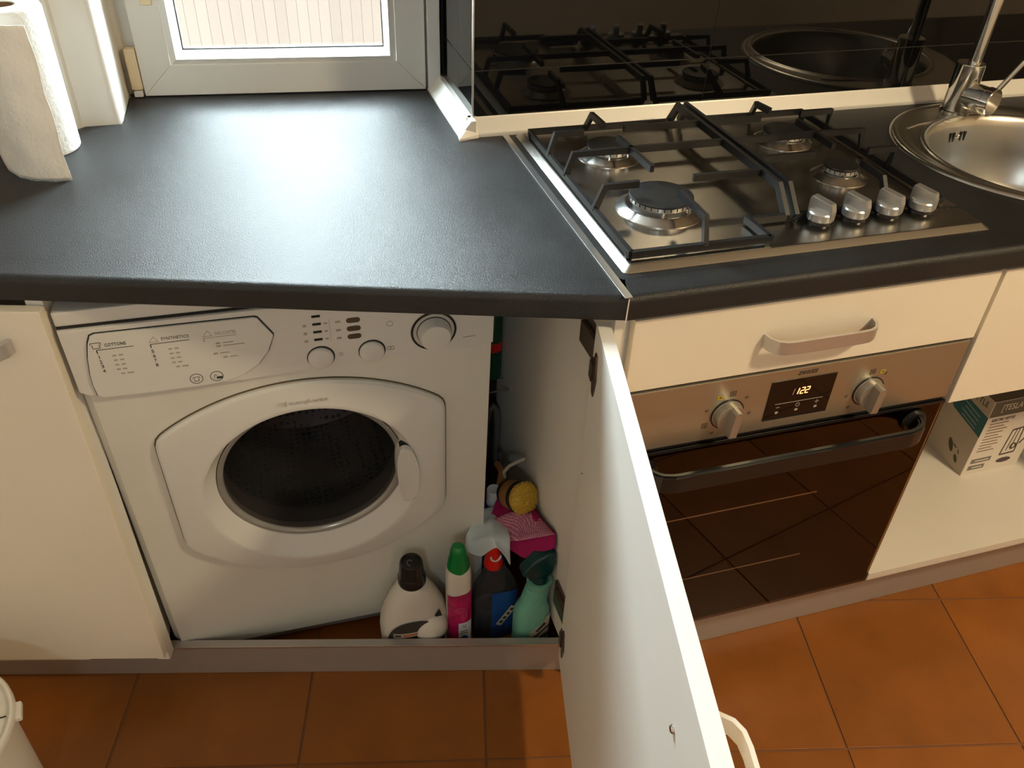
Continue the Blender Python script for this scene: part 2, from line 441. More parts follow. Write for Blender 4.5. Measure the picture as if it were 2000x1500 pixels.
# black splashback tiles
rows = [(0.012, 0.1064), (0.1076, 0.4084), (0.4096, 0.710)]
xe = [-0.0705, 0.3755, 0.8205, 1.2655, 1.7105]
for a, b in zip(xe, xe[1:]):
    for z0, z1 in rows:
        bm = bmn(); box(bm, a + 0.0006, b - 0.0006, 0.53, 0.5385, Z(z0), Z(z1), 0.0005)
        obj('wall_tile', bm, M_tile, wall_back)
for z0, z1 in rows:
    bm = bmn(); box(bm, -0.071, -0.0622, 0.532, 0.757, Z(z0), Z(z1), 0.0012)
    obj('wall_tile', bm, M_tile, wall_return)
bm = bmn(); box(bm, -0.0725, -0.0690, 0.5285, 0.5320, Z(0.03), Z(0.71), 0.0008)
obj('edge_profile', bm, M_alu, wall_back, label='thin bright metal corner profile')

# ------------------------------------------------------------------ window
ZW1 = 1.46
win = bpy.data.objects.new('window_1', None); COL.objects.link(win); win.location = (WL.x, WL.y, HC); win['kind'] = 'structure'
def mitred(bm, s0, s1, z0, z1, wdt, d0, d1, bev=0.0015):
    """four-sided frame, each member a trapezoid; d measured outwards"""
    o_ = [(s0, z0), (s1, z0), (s1, z1), (s0, z1)]; i_ = [(s0 + wdt, z0 + wdt), (s1 - wdt, z0 + wdt), (s1 - wdt, z1 - wdt), (s0 + wdt, z1 - wdt)]
    for k in range(4):
        k2 = (k + 1) % 4
        prism(bm, [o_[k], o_[k2], i_[k2], i_[k]], -d1, -d0, WMx, bev)
bm = bmn(); mitred(bm, -0.034, 0.556, HC - 0.005, HC + ZW1 + 0.04, 0.05, 0.022, 0.085); obj('window_frame', bm, M_pvc, win)
bm = bmn(); mitred(bm, 0.0, 0.527, HC + 0.002, HC + ZW1, 0.0555, 0.0, 0.06); obj('sash_frame', bm, M_pvc, win, label='wide white sash members with mitred corners')
bm = bmn()
# bevelled glazing bead: flat outer face then slope down to the glass
for k, (i0, i1, da, db) in enumerate(((0.056, 0.0675, 0.003, 0.000), (0.0675, 0.0780, 0.000, 0.026))):
    o_ = [(i0, HC + i0), (0.527 - i0, HC + i0), (0.527 - i0, HC + ZW1 - i0), (i0, HC + ZW1 - i0)]
    i_ = [(i1, HC + i1), (0.527 - i1, HC + i1), (0.527 - i1, HC + ZW1 - i1), (i1, HC + ZW1 - i1)]
    for q in range(4):
        q2 = (q + 1) % 4
        vs = [bm.verts.new(WMx @ V3((x, y, -d))) for (x, y), d in ((o_[q], da), (o_[q2], da), (i_[q2], db), (i_[q], db))]
        bm.faces.new(vs)
obj('glazing_bead', bm, M_pvc, win, angle=10)
bm = bmn(); mitred(bm, 0.0772, 0.4498, HC + 0.0772, HC + ZW1 - 0.0772, 0.0022, 0.0255, 0.029, 0); obj('glass_seal', bm, M_rub, win, label='thin black rubber seal')
bm = bmn(); wbox(bm, 0.07, 0.457, HC + 0.07, HC + ZW1 - 0.07, 0.029, 0.033); obj('pane', bm, M_pane, win, angle=0)
bm = bmn(); mitred(bm, 0.066, 0.461, HC + 0.066, HC + ZW1 - 0.066, 0.0125, 0.0335, 0.043, 0); obj('spacer', bm, M_alu, win, label='grey metal spacer between the panes')
bm = bmn(); wbox(bm, 0.066, 0.461, HC + 0.066, HC + ZW1 - 0.066, 0.0435, 0.0475); obj('pane', bm, M_pane, win, angle=0)
bm = bmn(); wbox(bm, -0.021, -0.001, HC + 0.014, HC + 0.088, -0.004, 0.016, 0.003); hg = obj('hinge_cover', bm, M_pvcy, win, label='yellowed plastic hinge cover')
bm = bmn(); wbox(bm, -0.019, -0.003, HC + 0.001, HC + 0.0125, -0.003, 0.014, 0.002); obj('hinge_foot', bm, M_pvc, hg)
bm = bmn(); wbox(bm, 0.026, 0.046, HC + 0.162, HC + 0.20, -0.0035, 0.002, 0.002); obj('sash_clip', bm, M_pvcy, win, label='small worn plastic clip on the sash')
bm = bmn(); wbox(bm, 0.531, 0.555, HC, HC + ZW1, -0.012, 0.022, 0.002); obj('side_strip', bm, M_pvc, win)
bm = bmn(); wbox(bm, -0.03, 0.55, HC - 0.06, HC - 0.02, 0.09, 0.22, 0.004); obj('outer_sill', bm, M_pvc, win, label='white sill outside the glass')

# board fence outside the window
fence = thing('board_fence', 'sunlit pale vertical board fence outside the window', 'fence', (-0.2, 2.6, 0))
for k in range(84):
    bm = bmn(); x = -1.75 + k * 0.040
    box(bm, x, x + 0.0392, 2.55, 2.57, -0.9, 2.00)
    obj('fence_board', bm, M_fence, fence, angle=0)
bm = bmn()
box(bm, -2.0, 1.6, 2.572, 2.60, -0.9, 1.98)
obj('backing_board', bm, M_fence, fence, angle=0)

# ------------------------------------------------------------------ worktops
def worktop_front_profile(bm, p, q, inward):
    """rounded front edge swept from p to q, 40 mm deep"""
    T = 0.036; r = 0.010
    prof = [(0.045, -T), (0.004, -T)] + [(0.004 - 0.004 * math.sin(math.radians(a)), -T + 0.004 - 0.004 * math.cos(math.radians(a))) for a in (30, 60, 90)]
    prof += [(r - r * math.cos(math.radians(a)), -r + r * math.sin(math.radians(a))) for a in (0, 15, 30, 45, 60, 75, 90)] + [(0.045, 0.0)]
    A = [bm.verts.new(V3(p) + V3(inward) * d + V3((0, 0, Z(z)))) for d, z in prof]
    B = [bm.verts.new(V3(q) + V3(inward) * d + V3((0, 0, Z(z)))) for d, z in prof]
    n = len(prof)
    for k in range(n): bm.faces.new((A[k], A[(k + 1) % n], B[(k + 1) % n], B[k]))
    bm.faces.new(A[::-1]); bm.faces.new(B)

XJ = -0.0172
wl = thing('worktop', 'charcoal laminate worktop under the window, over the washing machine', 'worktop', (-0.45, 0.45, HC - 0.036))
fd = (V3((-0.0144, -0.0557, 0)) - V3((-0.7706, 0.1750, 0))).normalized(); fin = V3((-fd.y, fd.x, 0))
J = V3((XJ, -0.0548, 0)); LQ = J - fd * 1.33
bm = bmn(); worktop_front_profile(bm, LQ, J, fin)
a = LQ + fin * 0.0445; b = J + fin * 0.0445
prism(bm, [(a.x, a.y), (b.x, b.y), (XJ, 0.0), (XJ, 0.537), (-0.0635, 0.537), (-0.0635, 0.772), (-0.09, 0.80), (-0.655, 0.85), (-0.6585, 0.69), (-0.72, 0.689), (-0.735, 0.676), (-1.50, 0.66)], Z(-0.036), Z(0))
obj('worktop_board', bm, M_lam, wl, angle=30)
bm = bmn(); box(bm, XJ - 0.0055, XJ + 0.0055, -0.0565, 0.505, Z(0.0002), Z(0.0018), 0.0005)
obj('joint_strip', bm, M_alu, wl, label='flat aluminium joint strip between the two boards')
bm = bmn(); bar(bm, (XJ + 0.0006, -0.0565, Z(-0.001)), (XJ + 0.0002, -0.0560, Z(-0.036)), 0.0016, 0.0010, V3((0, 1, 0)))
obj('joint_sealant', bm, M_trim, wl, label='thin white bead down the front joint')

SC = V3((0.8975, 0.247, 0)); BC = V3((0.895, 0.2125, 0)); SR = 0.245; BR = 0.205
wr = thing('worktop', 'charcoal laminate worktop that carries the hob and round sink', 'worktop', (0.9, 0.24, HC - 0.036))
bm = bmn(); worktop_front_profile(bm, (XJ + 0.001, -0.056, 0), (1.85, -0.056, 0), (0, 1, 0))
box(bm, XJ + 0.001, 0.645, -0.0115, 0.5375, Z(-0.036), Z(0)); box(bm, 1.145, 1.85, -0.0115, 0.5375, Z(-0.036), Z(0))
# square with a round hole for the sink
n = 64; Oo = []; Ii = []
cx, cy = 0.895, 0.2225
angs = sorted([2 * PI * k / 60 for k in range(60)] + [math.atan2(yy - cy, xx - cx) % (2 * PI) for xx in (0.645, 1.145) for yy in (-0.0115, 0.5375)]); n = len(angs)
for t in angs:
    c, s = math.cos(t), math.sin(t)
    hx = (1.145 - cx) if c > 0 else (cx - 0.645); hy = (0.5375 - cy) if s > 0 else (cy + 0.0115)
    q = min(hx / abs(c) if abs(c) > 1e-6 else 9, hy / abs(s) if abs(s) > 1e-6 else 9)
    Oo.append((cx + c * q, cy + s * q)); Ii.append((cx + c * 0.221, cy + s * 0.221))
for zz in (Z(0), Z(-0.036)):
    A = [bm.verts.new((*p, zz)) for p in Oo]; B = [bm.verts.new((*p, zz)) for p in Ii]
    for k in range(n): bm.faces.new((A[k], A[(k + 1) % n], B[(k + 1) % n], B[k]))
obj('worktop_board', bm, M_lam, wr, angle=30)

# skirting trims between worktop and splashback
def trim_prof(bm, p, q, inward):
    prof = [(0.0, 0.0), (0.0, 0.004), (0.0025, 0.0055), (0.0195, 0.0265), (0.021, 0.029), (0.030, 0.029), (0.030, 0.0)]
    A = [bm.verts.new(V3(p) + V3(inward) * d + V3((0, 0, Z(z)))) for d, z in prof]
    B = [bm.verts.new(V3(q) + V3(inward) * d + V3((0, 0, Z(z)))) for d, z in prof]
    m_ = len(prof)
    for k in range(m_): bm.faces.new((A[k], A[(k + 1) % m_], B[(k + 1) % m_], B[k]))
    bm.faces.new(A[::-1]); bm.faces.new(B)
bm = bmn(); trim_prof(bm, (-0.083, 0.5075, 0), (1.85, 0.5075, 0), (0, 1, 0))
t1 = struct('trim_1', bm, M_trim, angle=15)
bm = bmn(); trim_prof(bm, (-0.1015, 0.772, 0), (-0.1000, 0.508, 0), (1, 0, 0))
t2 = struct('trim_2', bm, M_trim, angle=15)
bm = bmn()
c0 = V3((-0.103, 0.4945, Z(0.0))); c1 = V3((-0.0655, 0.505, Z(0))); c2 = V3((-0.0990, 0.530, Z(0)))
t0 = V3((-0.071, 0.529, Z(0.0305)))
vs = [bm.verts.new(v) for v in (c0, c0 + V3((0, 0, .004)), c1, c1 + V3((0, 0.002, .0055)), c2, c2 + V3((0.002, 0, .0055)), t0 + V3((-.0015, 0.004, 0)), t0 + V3((.006, -0.0015, 0)), t0 + V3((0.006, 0.004, 0)))]
bmesh.ops.convex_hull(bm, input=vs)
obj('corner_cap', bm, M_trim, t1, angle=15, label='moulded corner piece where the two trims meet')

# ------------------------------------------------------------------ plinths
PA = V3((-1.4, 0.3763, 0)); PB = V3((-0.016, 0.0167, 0)); pdir = (PB - PA).normalized(); pin = V3((-pdir.y, pdir.x, 0))
def along(bm, p, q, d0, d1, z0, z1, inward, bev=0.0):
    p = V3(p); q = V3(q); x = (q - p); M = basis(p, x, inward); box(bm, 0, x.length, d0, d1, z0, z1, bev, M)
pl1 = thing('plinth', 'brushed aluminium plinth in front of the washing machine', 'plinth', (-0.6, 0.17, 0))
bm = bmn(); along(bm, PA, PB + pdir * 0.0, 0.0, 0.016, 0.001, 0.0835, pin, 0.0008); obj('plinth_board', bm, M_plinth, pl1)
bm = bmn(); along(bm, PA, PB, -0.0012, 0.0, 0.0795, 0.0842, pin, 0.0005); obj('top_lip', bm, M_alu, pl1, label='bright folded top lip')
pl2 = thing('plinth', 'brushed aluminium plinth under the oven and open shelf', 'plinth', (0.9, 0.0045, 0))
bm = bmn(); box(bm, -0.012, 1.85, 0.0045, 0.02, 0.001, 0.148, 0.0008); obj('plinth_board', bm, M_plinth, pl2)

# ------------------------------------------------------------------ handles
def bow_handle(name, p, q, out, h, m, parent, prot=0.028, th=0.0045, label=None):
    """flat bow handle from p to q (points on the face), standing out along `out`, height h"""
    p = V3(p); q = V3(q); o = V3(out); d = (q - p).normalized(); L = (q - p).length
    pts = [p - o * 0.0005, p + o * prot * 0.45 + d * 0.003, p + o * prot * 0.78 + d * 0.010, p + o * prot * 0.95 + d * 0.020, p + o * prot + d * 0.034]
    pts += [q + o * prot - d * 0.034, q + o * prot * 0.95 - d * 0.020, q + o * prot * 0.78 - d * 0.010, q + o * prot * 0.45 - d * 0.003, q - o * 0.0005]
    bm = bmn(); poly_bar(bm, pts, th, h); return obj(name, bm, m, parent, angle=40, label=label)

# ------------------------------------------------------------------ left cabinet (closed door)
off = -pin
def lp(s, d, z):        # s metres along the left run measured from the hinge end towards the left, d in front of the plinth
    b0 = PB + V3((0, 0, z)); return b0 - pdir * s + off * d
lc = thing('base_cabinet', 'closed cream base cabinet left of the washing machine', 'cabinet', lp(1.05, 0, 0.085))
def lbox(bm, s0, s1, d0, d1, z0, z1, bev=0.0):
    M = basis(PB, -pdir, off); box(bm, s0, s1, d0, d1, z0, z1, bev, M)
bm = bmn(); box(bm, -0.752, -0.7365, 0.190, 0.60, 0.086, HC - 0.0375); lbox(bm, 0.90, 1.34, -0.30, -0.285, 0.086, HC - 0.0375); lbox(bm, 0.88, 1.34, -0.285, 0.027, 0.086, 0.102); lbox(bm, 1.324, 1.34, -0.285, 0.027, 0.102, HC - 0.0375); lbox(bm, 0.735, 0.757, 0.005, 0.027, 0.086, HC - 0.0375)
obj('carcass', bm, M_mel, lc, angle=0)
bm = bmn(); lbox(bm, 0.733, 1.33, 0.0285, 0.0465, 0.1155, HC - 0.046, 0.0022)
ld = obj('door', bm, M_lac, lc)
hz_ = HC - 0.098
bow_handle('handle', lp(0.783, 0.0465, hz_), lp(0.955, 0.0465, hz_), off, 0.021, M_hgrey, ld)

# ------------------------------------------------------------------ niche for the washing machine with its open door
oc = thing('appliance_housing', 'housing around the washing machine with its white door swung open', 'cabinet', (-0.011, 0.22, 0.0))
bm = bmn(); box(bm, -0.020, -0.0035, -0.033, 0.505, 0.085, HC - 0.037, 0.0008); obj('side_panel', bm, M_mel, oc)
hp = V3((-0.0445, -0.0275, 0)); dd = V3((-0.2257, -0.9742, 0)); dn = V3((0.9742, -0.2257, 0))  # dn: outer face direction
DM = basis((hp.x, hp.y, 0), dd, dn)        # local x along door, y outward, z up  (x cross y)
DM = Matrix(((dd.x, dn.x, 0, hp.x), (dd.y, dn.y, 0, hp.y), (0, 0, 1, 0), (0, 0, 0, 1)))
bm = bmn(); box(bm, 0.0, 0.715, 0.0, 0.0185, 0.118, HC - 0.050, 0.0009, DM); dor = obj('door', bm, M_meld, oc, label='white cabinet door swung open towards the viewer')
bow_handle('handle', DM @ V3((0.527, 0.0185, Z(-0.112))), DM @ V3((0.690, 0.0185, Z(-0.112))), dn, 0.021, M_handw, dor, prot=0.036)
bm = bmn(); lathe(bm, [(0, 0.0), (0.004, 0.0), (0.0042, 0.0015), (0.003, 0.003), (0.0, 0.0034)], 14, DM @ Matrix.Translation((0.529, 0, Z(-0.126))) @ Matrix.Rotation(PI / 2, 4, 'X'))
obj('screw_head', bm, M_chrome, dor)
bm = bmn(); lathe(bm, [(0, 0.0), (0.0015, 0.0), (0.001, 0.0008), (0.0, 0.001)], 8, DM @ Matrix.Translation((0.02, 0, Z(-0.304))) @ Matrix.Rotation(PI / 2, 4, 'X'))
obj('screw_hole', bm, M_dark, dor)
def hinge(z, hinge_label):
    bm = bmn(); box(bm, -0.0335, -0.0215, -0.02, 0.052, z - 0.018, z + 0.018, 0.002)
    h = obj('hinge', bm, M_hinge, oc, label=hinge_label)
    bm = bmn(); box(bm, -0.026, -0.0203, -0.012, 0.066, z - 0.024, z + 0.024, 0.001); obj('mounting_plate', bm, M_hinge, h)
    bm = bmn()
    poly_bar(bm, [(-0.0275, -0.012, z), (-0.036, -0.026, z), tuple(DM @ V3((0.012, -0.004, z))), tuple(DM @ V3((0.026, -0.003, z)))], 0.004, 0.026)
    obj('hinge_arm', bm, M_hinge, h)
    bm = bmn()
    pts = [(0.004, z - 0.012), (0.016, z - 0.014), (0.024, z - 0.033), (0.034, z - 0.033), (0.040, z - 0.014), (0.044, z), (0.040, z + 0.014), (0.034, z + 0.033), (0.024, z + 0.033), (0.016, z + 0.014), (0.004, z + 0.012)]
    prism(bm, [(x, q) for x, q in pts], 0.0, 0.0022, DM @ Matrix.Rotation(PI / 2, 4, 'X'), 0.0006)
    obj('hinge_cup', bm, M_hinge, h)
hinge(HC - 0.115, 'upper concealed hinge'); hinge(0.195, 'lower concealed hinge')

# ------------------------------------------------------------------ oven cabinet
YF = -0.044
ov = thing('oven_cabinet', 'cream cabinet that houses the oven, with one drawer above it', 'cabinet', (0.3, 0.2, 0.148))
bm = bmn(); box(bm, -0.003, 0.0135, -0.024, 0.50, 0.149, HC - 0.037, 0.0008); obj('side_panel', bm, M_mel, ov)
bm = bmn(); box(bm, 0.583, 0.5985, -0.024, 0.50, 0.149, HC - 0.037, 0.0008); obj('side_panel', bm, M_mel, ov)
bm = bmn(); box(bm, 0.014, 0.5825, -0.022, 0.50, 0.149, 0.1515); obj('bottom_panel', bm, M_mel, ov, angle=0)
bm = bmn(); box(bm, 0.0035, 0.597, YF, YF + 0.018, Z(-0.166), Z(-0.0455), 0.0018)
dr = obj('drawer', bm, M_lac, ov)
bow_handle('handle', (0.209, YF, Z(-0.108)), (0.388, YF, Z(-0.108)), (0, -1, 0), 0.021, M_hgrey, dr)

# ------------------------------------------------------------------ oven
oven = thing('oven', 'built-in oven with steel control panel and dark glass door', 'oven', (0.3, 0.2, 0.155))
bm = bmn(); box(bm, 0.0165, 0.5805, -0.0235, 0.0, 0.16, Z(-0.172)); box(bm, 0.0165, 0.5805, 0.40, 0.41, 0.16, Z(-0.172))
box(bm, 0.0165, 0.022, 0.0, 0.40, 0.16, Z(-0.172)); box(bm, 0.575, 0.5805, 0.0, 0.40, 0.16, Z(-0.172)); 
obj('oven_body', bm, M_dark, oven, angle=0)
bm = bmn(); box(bm, 0.0035, 0.5945, YF, YF + 0.020, Z(-0.2835), Z(-0.1705), 0.0022); cp = obj('control_panel', bm, M_panelsteel, oven)
bm = bmn(); box(bm, 0.0075, 0.5905, YF + 0.004, YF + 0.020, Z(-0.2885), Z(-0.2840)); obj('vent_gap', bm, M_dark, oven, angle=0)
bm = bmn(); box(bm, 0.0035, 0.5945, YF - 0.001, YF + 0.0025, Z(-0.7515), Z(-0.2890), 0.0008); od = obj('oven_door', bm, M_ovpane, oven, label='dark reflective glass door')
bm = bmn(); box(bm, 0.0035, 0.5945, YF + 0.0035, YF + 0.0190, Z(-0.7515), Z(-0.2900), 0.0008); obj('inner_panel', bm, mat('dark_oven_inside', (0.012, 0.006, 0.004), 0.6, spec=0.2), od)
bm = bmn(); box(bm, 0.0035, 0.5945, YF - 0.0025, YF + 0.004, Z(-0.2945), Z(-0.2892), 0.0008); obj('door_top_edge', bm, M_bplas, od)
for z, x0, x1 in ((-0.4575, 0.095, 0.40), (-0.621, 0.10, 0.412)):
    bm = bmn(); box(bm, x0, x1, YF + 0.0022, YF + 0.0034, Z(z - 0.0011), Z(z + 0.0011)); obj('rack_line', bm, M_trim, od, angle=0, label='thin pale line behind the glass')
bm = bmn()
zc = Z(-0.322); hpts = [(0.052, YF - 0.002), (0.054, YF - 0.022), (0.066, YF - 0.036), (0.088, YF - 0.042), (0.505, YF - 0.042), (0.527, YF - 0.036), (0.539, YF - 0.022), (0.541, YF - 0.002)]
poly_bar(bm, [(x, y, zc) for x, y in hpts], 0.011, 0.036)
bmesh.ops.bevel(bm, geom=bm.edges[:], offset=0.003, segments=2, affect='EDGES')
obj('door_handle', bm, M_bplas, od, angle=50)
for x in (0.052, 0.541):
    bm = bmn(); lathe(bm, [(0, 0), (0.021, 0), (0.0225, 0.002), (0.021, 0.008), (0.016, 0.010), (0, 0.010)], 28, Matrix.Translation((x, YF - 0.001, zc)) @ Matrix.Rotation(PI / 2, 4, 'X'))
    obj('handle_boss', bm, M_bplas, od)
FM = lambda x, z, d=0.0: basis((x, YF - d, Z(z)), (1, 0, 0), (0, 0, 1))    # local x right, y up, z out of the front
def dial(x, z, nm):
    bm = bmn(); M = FM(x, z)
    lathe(bm, [(0.0, 0.0), (0.0255, 0.0), (0.0255, 0.002), (0.0235, 0.0025), (0.0235, 0.012), (0.0225, 0.014), (0.0, 0.0145)], 36, M)
    k = obj('oven_knob', bm, M_knobd, oven)
    bm = bmn()
    pts = [(-0.0065, -0.0235), (0.0065, -0.0235), (0.0065, 0.020), (0.003, 0.0232), (-0.003, 0.0232), (-0.0065, 0.020)]
    prism(bm, pts, 0.012, 0.030, M @ Matrix.Rotation(math.radians(-4), 4, 'Z'), 0.0012)
    obj('grip', bm, M_knobd, k)
    bm = bmn(); lathe(bm, [(0.0255, 0.0004), (0.0275, 0.0004), (0.0275, 0.0012), (0.0255, 0.0012)], 36, M, True)
    obj('shadow_ring', bm, M_bplas, k)
dial(0.178, -0.2375, 'a'); dial(0.4265, -0.240, 'b')
def square_outline(bm, x, z, s, M=None, t=0.0007):
    for (a, b, c, d) in ((-s, -s, s, -s), (s, -s, s, s), (s, s, -s, s), (-s, s, -s, -s)):
        bar(bm, (x + a, YF - 0.0003, Z(z + b)), (x + c, YF - 0.0003, Z(z + d)), t, 0.0004, V3((0, 1, 0)))
for kx, kz, marks in ((0.178, -0.2375, [(118, 'y'), (86, 's'), (45, 'o'), (160, 'o'), (205, 's'), (-8, 'o'), (240, 'o')]), (0.4265, -0.240, [(95, 's'), (66, 'y'), (55, 'o'), (185, 'o'), (225, 'o')])):
    bm = bmn(); by = bmn(); any_y = False
    for ang, ty in marks:
        r = 0.0385; x = kx + r * math.cos(math.radians(ang)); z = kz + r * math.sin(math.radians(ang))
        if ty == 's':
            square_outline(bm, x, z, 0.0042)
            lathe(bm, [(0.0014, 0.0001), (0.0022, 0.0001), (0.0022, 0.0005), (0.0014, 0.0005)], 12, FM(x, z), True)
        elif ty == 'o':
            bar(bm, (x - 0.003, YF - 0.0003, Z(z)), (x + 0.003, YF - 0.0003, Z(z + 0.0012)), 0.0012, 0.0004, V3((0, 1, 0)))
            bar(bm, (x - 0.002, YF - 0.0003, Z(z - 0.0025)), (x + 0.0022, YF - 0.0003, Z(z - 0.0018)), 0.0008, 0.0004, V3((0, 1, 0)))
        else:
            box(by, x - 0.0048, x + 0.0048, YF - 0.0005, YF, Z(z - 0.0034), Z(z + 0.0034))
            bar(bm, (x - 0.0015, YF - 0.0007, Z(z)), (x + 0.0022, YF - 0.0007, Z(z + 0.001)), 0.002, 0.0004, V3((0, 1, 0)))
    obj('printed_symbols', bm, M_ink, cp, angle=0, kind='stuff')
    obj('yellow_symbol', by, M_yel, cp, angle=0)
text('ZANUSSI', FM(0.302, -0.1805, 0.0003), 0.0335, 0.0068, M_ink, cp, shear=0.2, bold=0.004)
bm = bmn(); box(bm, 0.2435, 0.3565, YF - 0.0012, YF + 0.001, Z(-0.2655), Z(-0.1900), 0.0005); dp = obj('display', bm, M_bglass, oven, label='black glass clock display')
bm = bmn()
def seg7(bm, ch, x, z, wd, ht, t):
    on = {'1': 'bc', '2': 'abged'}[ch]; sk = 0.16
    P = lambda u, v: (x + u * wd + v * ht * sk, YF - 0.0016, Z(z + v * ht))
    S7 = {'a': ((0, 1), (1, 1)), 'b': ((1, 1), (1, .5)), 'c': ((1, .5), (1, 0)), 'd': ((0, 0), (1, 0)), 'e': ((0, 0), (0, .5)), 'f': ((0, .5), (0, 1)), 'g': ((0, .5), (1, .5))}
    for s in on: bar(bm, P(*S7[s][0]), P(*S7[s][1]), t, 0.0005, V3((0, 1, 0)))
seg7(bm, '1', 0.2880, -0.2200, 0.0052, 0.0112, 0.0014); seg7(bm, '2', 0.2975, -0.2200, 0.0056, 0.0112, 0.0013); seg7(bm, '2', 0.3060, -0.2200, 0.0056, 0.0112, 0.0013)
obj('digits', bm, M_dig, dp, angle=0, label='glowing orange digits 122')
bm = bmn(); seg7(bm, '1', 0.2800, -0.2200, 0.0052, 0.0112, 0.0010); obj('digits', bm, M_digd, dp, angle=0, label='dim first digit 1')
bm = bmn(); bar(bm, (0.2585, YF - 0.0014, Z(-0.2345)), (0.342, YF - 0.0014, Z(-0.2345)), 0.0007, 0.0004, V3((0, 1, 0)))
bar(bm, (0.262, YF - 0.0014, Z(-0.2415)), (0.268, YF - 0.0014, Z(-0.2415)), 0.0008, 0.0004, V3((0, 1, 0)))
bar(bm, (0.330, YF - 0.0014, Z(-0.2415)), (0.337, YF - 0.0014, Z(-0.2415)), 0.0008, 0.0004, V3((0, 1, 0))); bar(bm, (0.3335, YF - 0.0014, Z(-0.245)), (0.3335, YF - 0.0014, Z(-0.238)), 0.0008, 0.0004, V3((0, 1, 0)))
lathe(bm, [(0.003, 0.0002), (0.0037, 0.0002), (0.0037, 0.0006), (0.003, 0.0006)], 20, FM(0.2995, -0.2415, 0.0012), True)
bar(bm, (0.2995, YF - 0.0016, Z(-0.2415)), (0.2995, YF - 0.0016, Z(-0.2395)), 0.0005, 0.0003, V3((0, 1, 0)))
for x in (0.265, 0.2995, 0.3335): box(bm, x - 0.0025, x + 0.0025, YF - 0.0015, YF - 0.0011, Z(-0.2535), Z(-0.2495))
obj('display_print', bm, M_inkw, dp, angle=0, kind='stuff')

# ------------------------------------------------------------------ sink cabinet with open niche
sk = thing('sink_cabinet', 'cream sink cabinet with a drawer front over an open shelf, right of the oven', 'cabinet', (0.9, 0.2, 0.148))
bm = bmn(); box(bm, 0.6045, 1.195, YF, YF + 0.018, Z(-0.300), Z(-0.0455), 0.0018); obj('drawer_front', bm, M_lac, sk)
bm = bmn(); box(bm, 0.600, 0.616, -0.025, 0.50, 0.149, HC - 0.037, 0.0006); obj('side_panel', bm, M_mel, sk)
bm = bmn(); box(bm, 1.170, 1.186, -0.025, 0.50, 0.149, HC - 0.037, 0.0006); obj('side_panel', bm, M_mel, sk)
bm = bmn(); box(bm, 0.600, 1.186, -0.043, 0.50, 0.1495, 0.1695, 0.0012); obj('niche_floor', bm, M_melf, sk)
bm = bmn(); box(bm, 0.617, 1.169, 0.488, 0.50, 0.17, HC - 0.16); obj('back_panel', bm, M_mel, sk, angle=0)
bm = bmn(); box(bm, 0.617, 1.169, -0.02, 0.487, Z(-0.305), Z(-0.289)); obj('niche_top', bm, M_mel, sk, angle=0)
rc = thing('base_cabinet', 'cream base cabinet at the far right end of the row', 'cabinet', (1.5, 0.2, 0.148))
bm = bmn(); box(bm, 1.190, 1.206, -0.025, 0.50, 0.149, HC - 0.037); box(bm, 1.83, 1.846, -0.025, 0.50, 0.149, HC - 0.037); box(bm, 1.206, 1.83, -0.025, 0.50, 0.149, 0.165); obj('carcass', bm, M_mel, rc, angle=0)
bm = bmn(); box(bm, 1.2, 1.848, YF, YF + 0.018, 0.155, Z(-0.0455), 0.0018); obj('door', bm, M_lac, rc)

# ------------------------------------------------------------------ kettle box in the niche
kz = 0.1698; ka = V3((0.9787, 0.1489, 0)); kb = V3((1.1357, 0.1509, 0)); kh = 0.213
kx = (kb - ka).normalized(); ky = V3((-kx.y, kx.x, 0)); KM = Matrix(((kx.x, ky.x, 0, ka.x), (kx.y, ky.y, 0, ka.y), (0, 0, 1, kz), (0, 0, 0, 1)))
kw = 0.157; kd = 0.125
kt = thing('kettle_box', 'printed cardboard box of an electric kettle on the open shelf', 'box', ka + V3((0.08, 0.06, kz)))
bm = bmn(); box(bm, 0, kw, 0, kd, 0, kh, 0.0008, KM); kbx = obj('carton', bm, M_boxw, kt)
bm = bmn(); box(bm, -0.0005, 0.0003, 0.001, kd - 0.001, 0.002, kh - 0.001, 0, KM); obj('side_print', bm, M_boxg, kt, angle=0, label='greyish printed side')
bm = bmn(); box(bm, 0.001, kw - 0.001, -0.0005, 0.0003, 0.170, kh - 0.001, 0, KM); obj('dark_band', bm, M_boxd, kt, angle=0)
bm = bmn(); box(bm, 0.001, kw - 0.001, 0.001, kd - 0.001, kh - 0.0003, kh + 0.0005, 0, KM); obj('top_print', bm, M_boxd, kt, angle=0)
bm = bmn(); prism(bm, [(0.0, 0.115), (kd * 0.72, 0.135), (kd * 0.86, 0.155), (kd * 0.86, 0.186), (0.0, 0.170)], 0, 0.0008, KM @ Matrix(((0, 0, -1, 0), (1, 0, 0, 0), (0, 1, 0, 0), (0, 0, 0, 1)))); obj('teal_panel', bm, M_teal, kt, angle=0)
KF = lambda x, z, d=0.0006: KM @ basis((x, -d, z), (1, 0, 0), (0, 0, 1))
KS = lambda y, z, d=0.0010: KM @ basis((-d, y, z), (0, -1, 0), (0, 0, 1))
text('[TESLA', KF(0.055, 0.191), 0.055, 0.022, M_boxw, kt, depth=0.0002)
text('ELECTRIC KETTLE', KF(0.045, 0.160), 0.062, 0.0075, M_ink, kt, depth=0.0002)
text('KETTLE', KS(0.040, 0.196), 0.055, 0.014, M_leafp, kt, depth=0.0002)
bm = bmn()
for k, wd_ in enumerate((0.050, 0.042, 0.054, 0.047, 0.038, 0.052, 0.044, 0.049, 0.036, 0.046)):
    z = 0.148 - k * 0.0088; box(bm, 0.014, 0.014 + wd_, -0.0007, -0.0003, z, z + 0.0022, 0, KM)
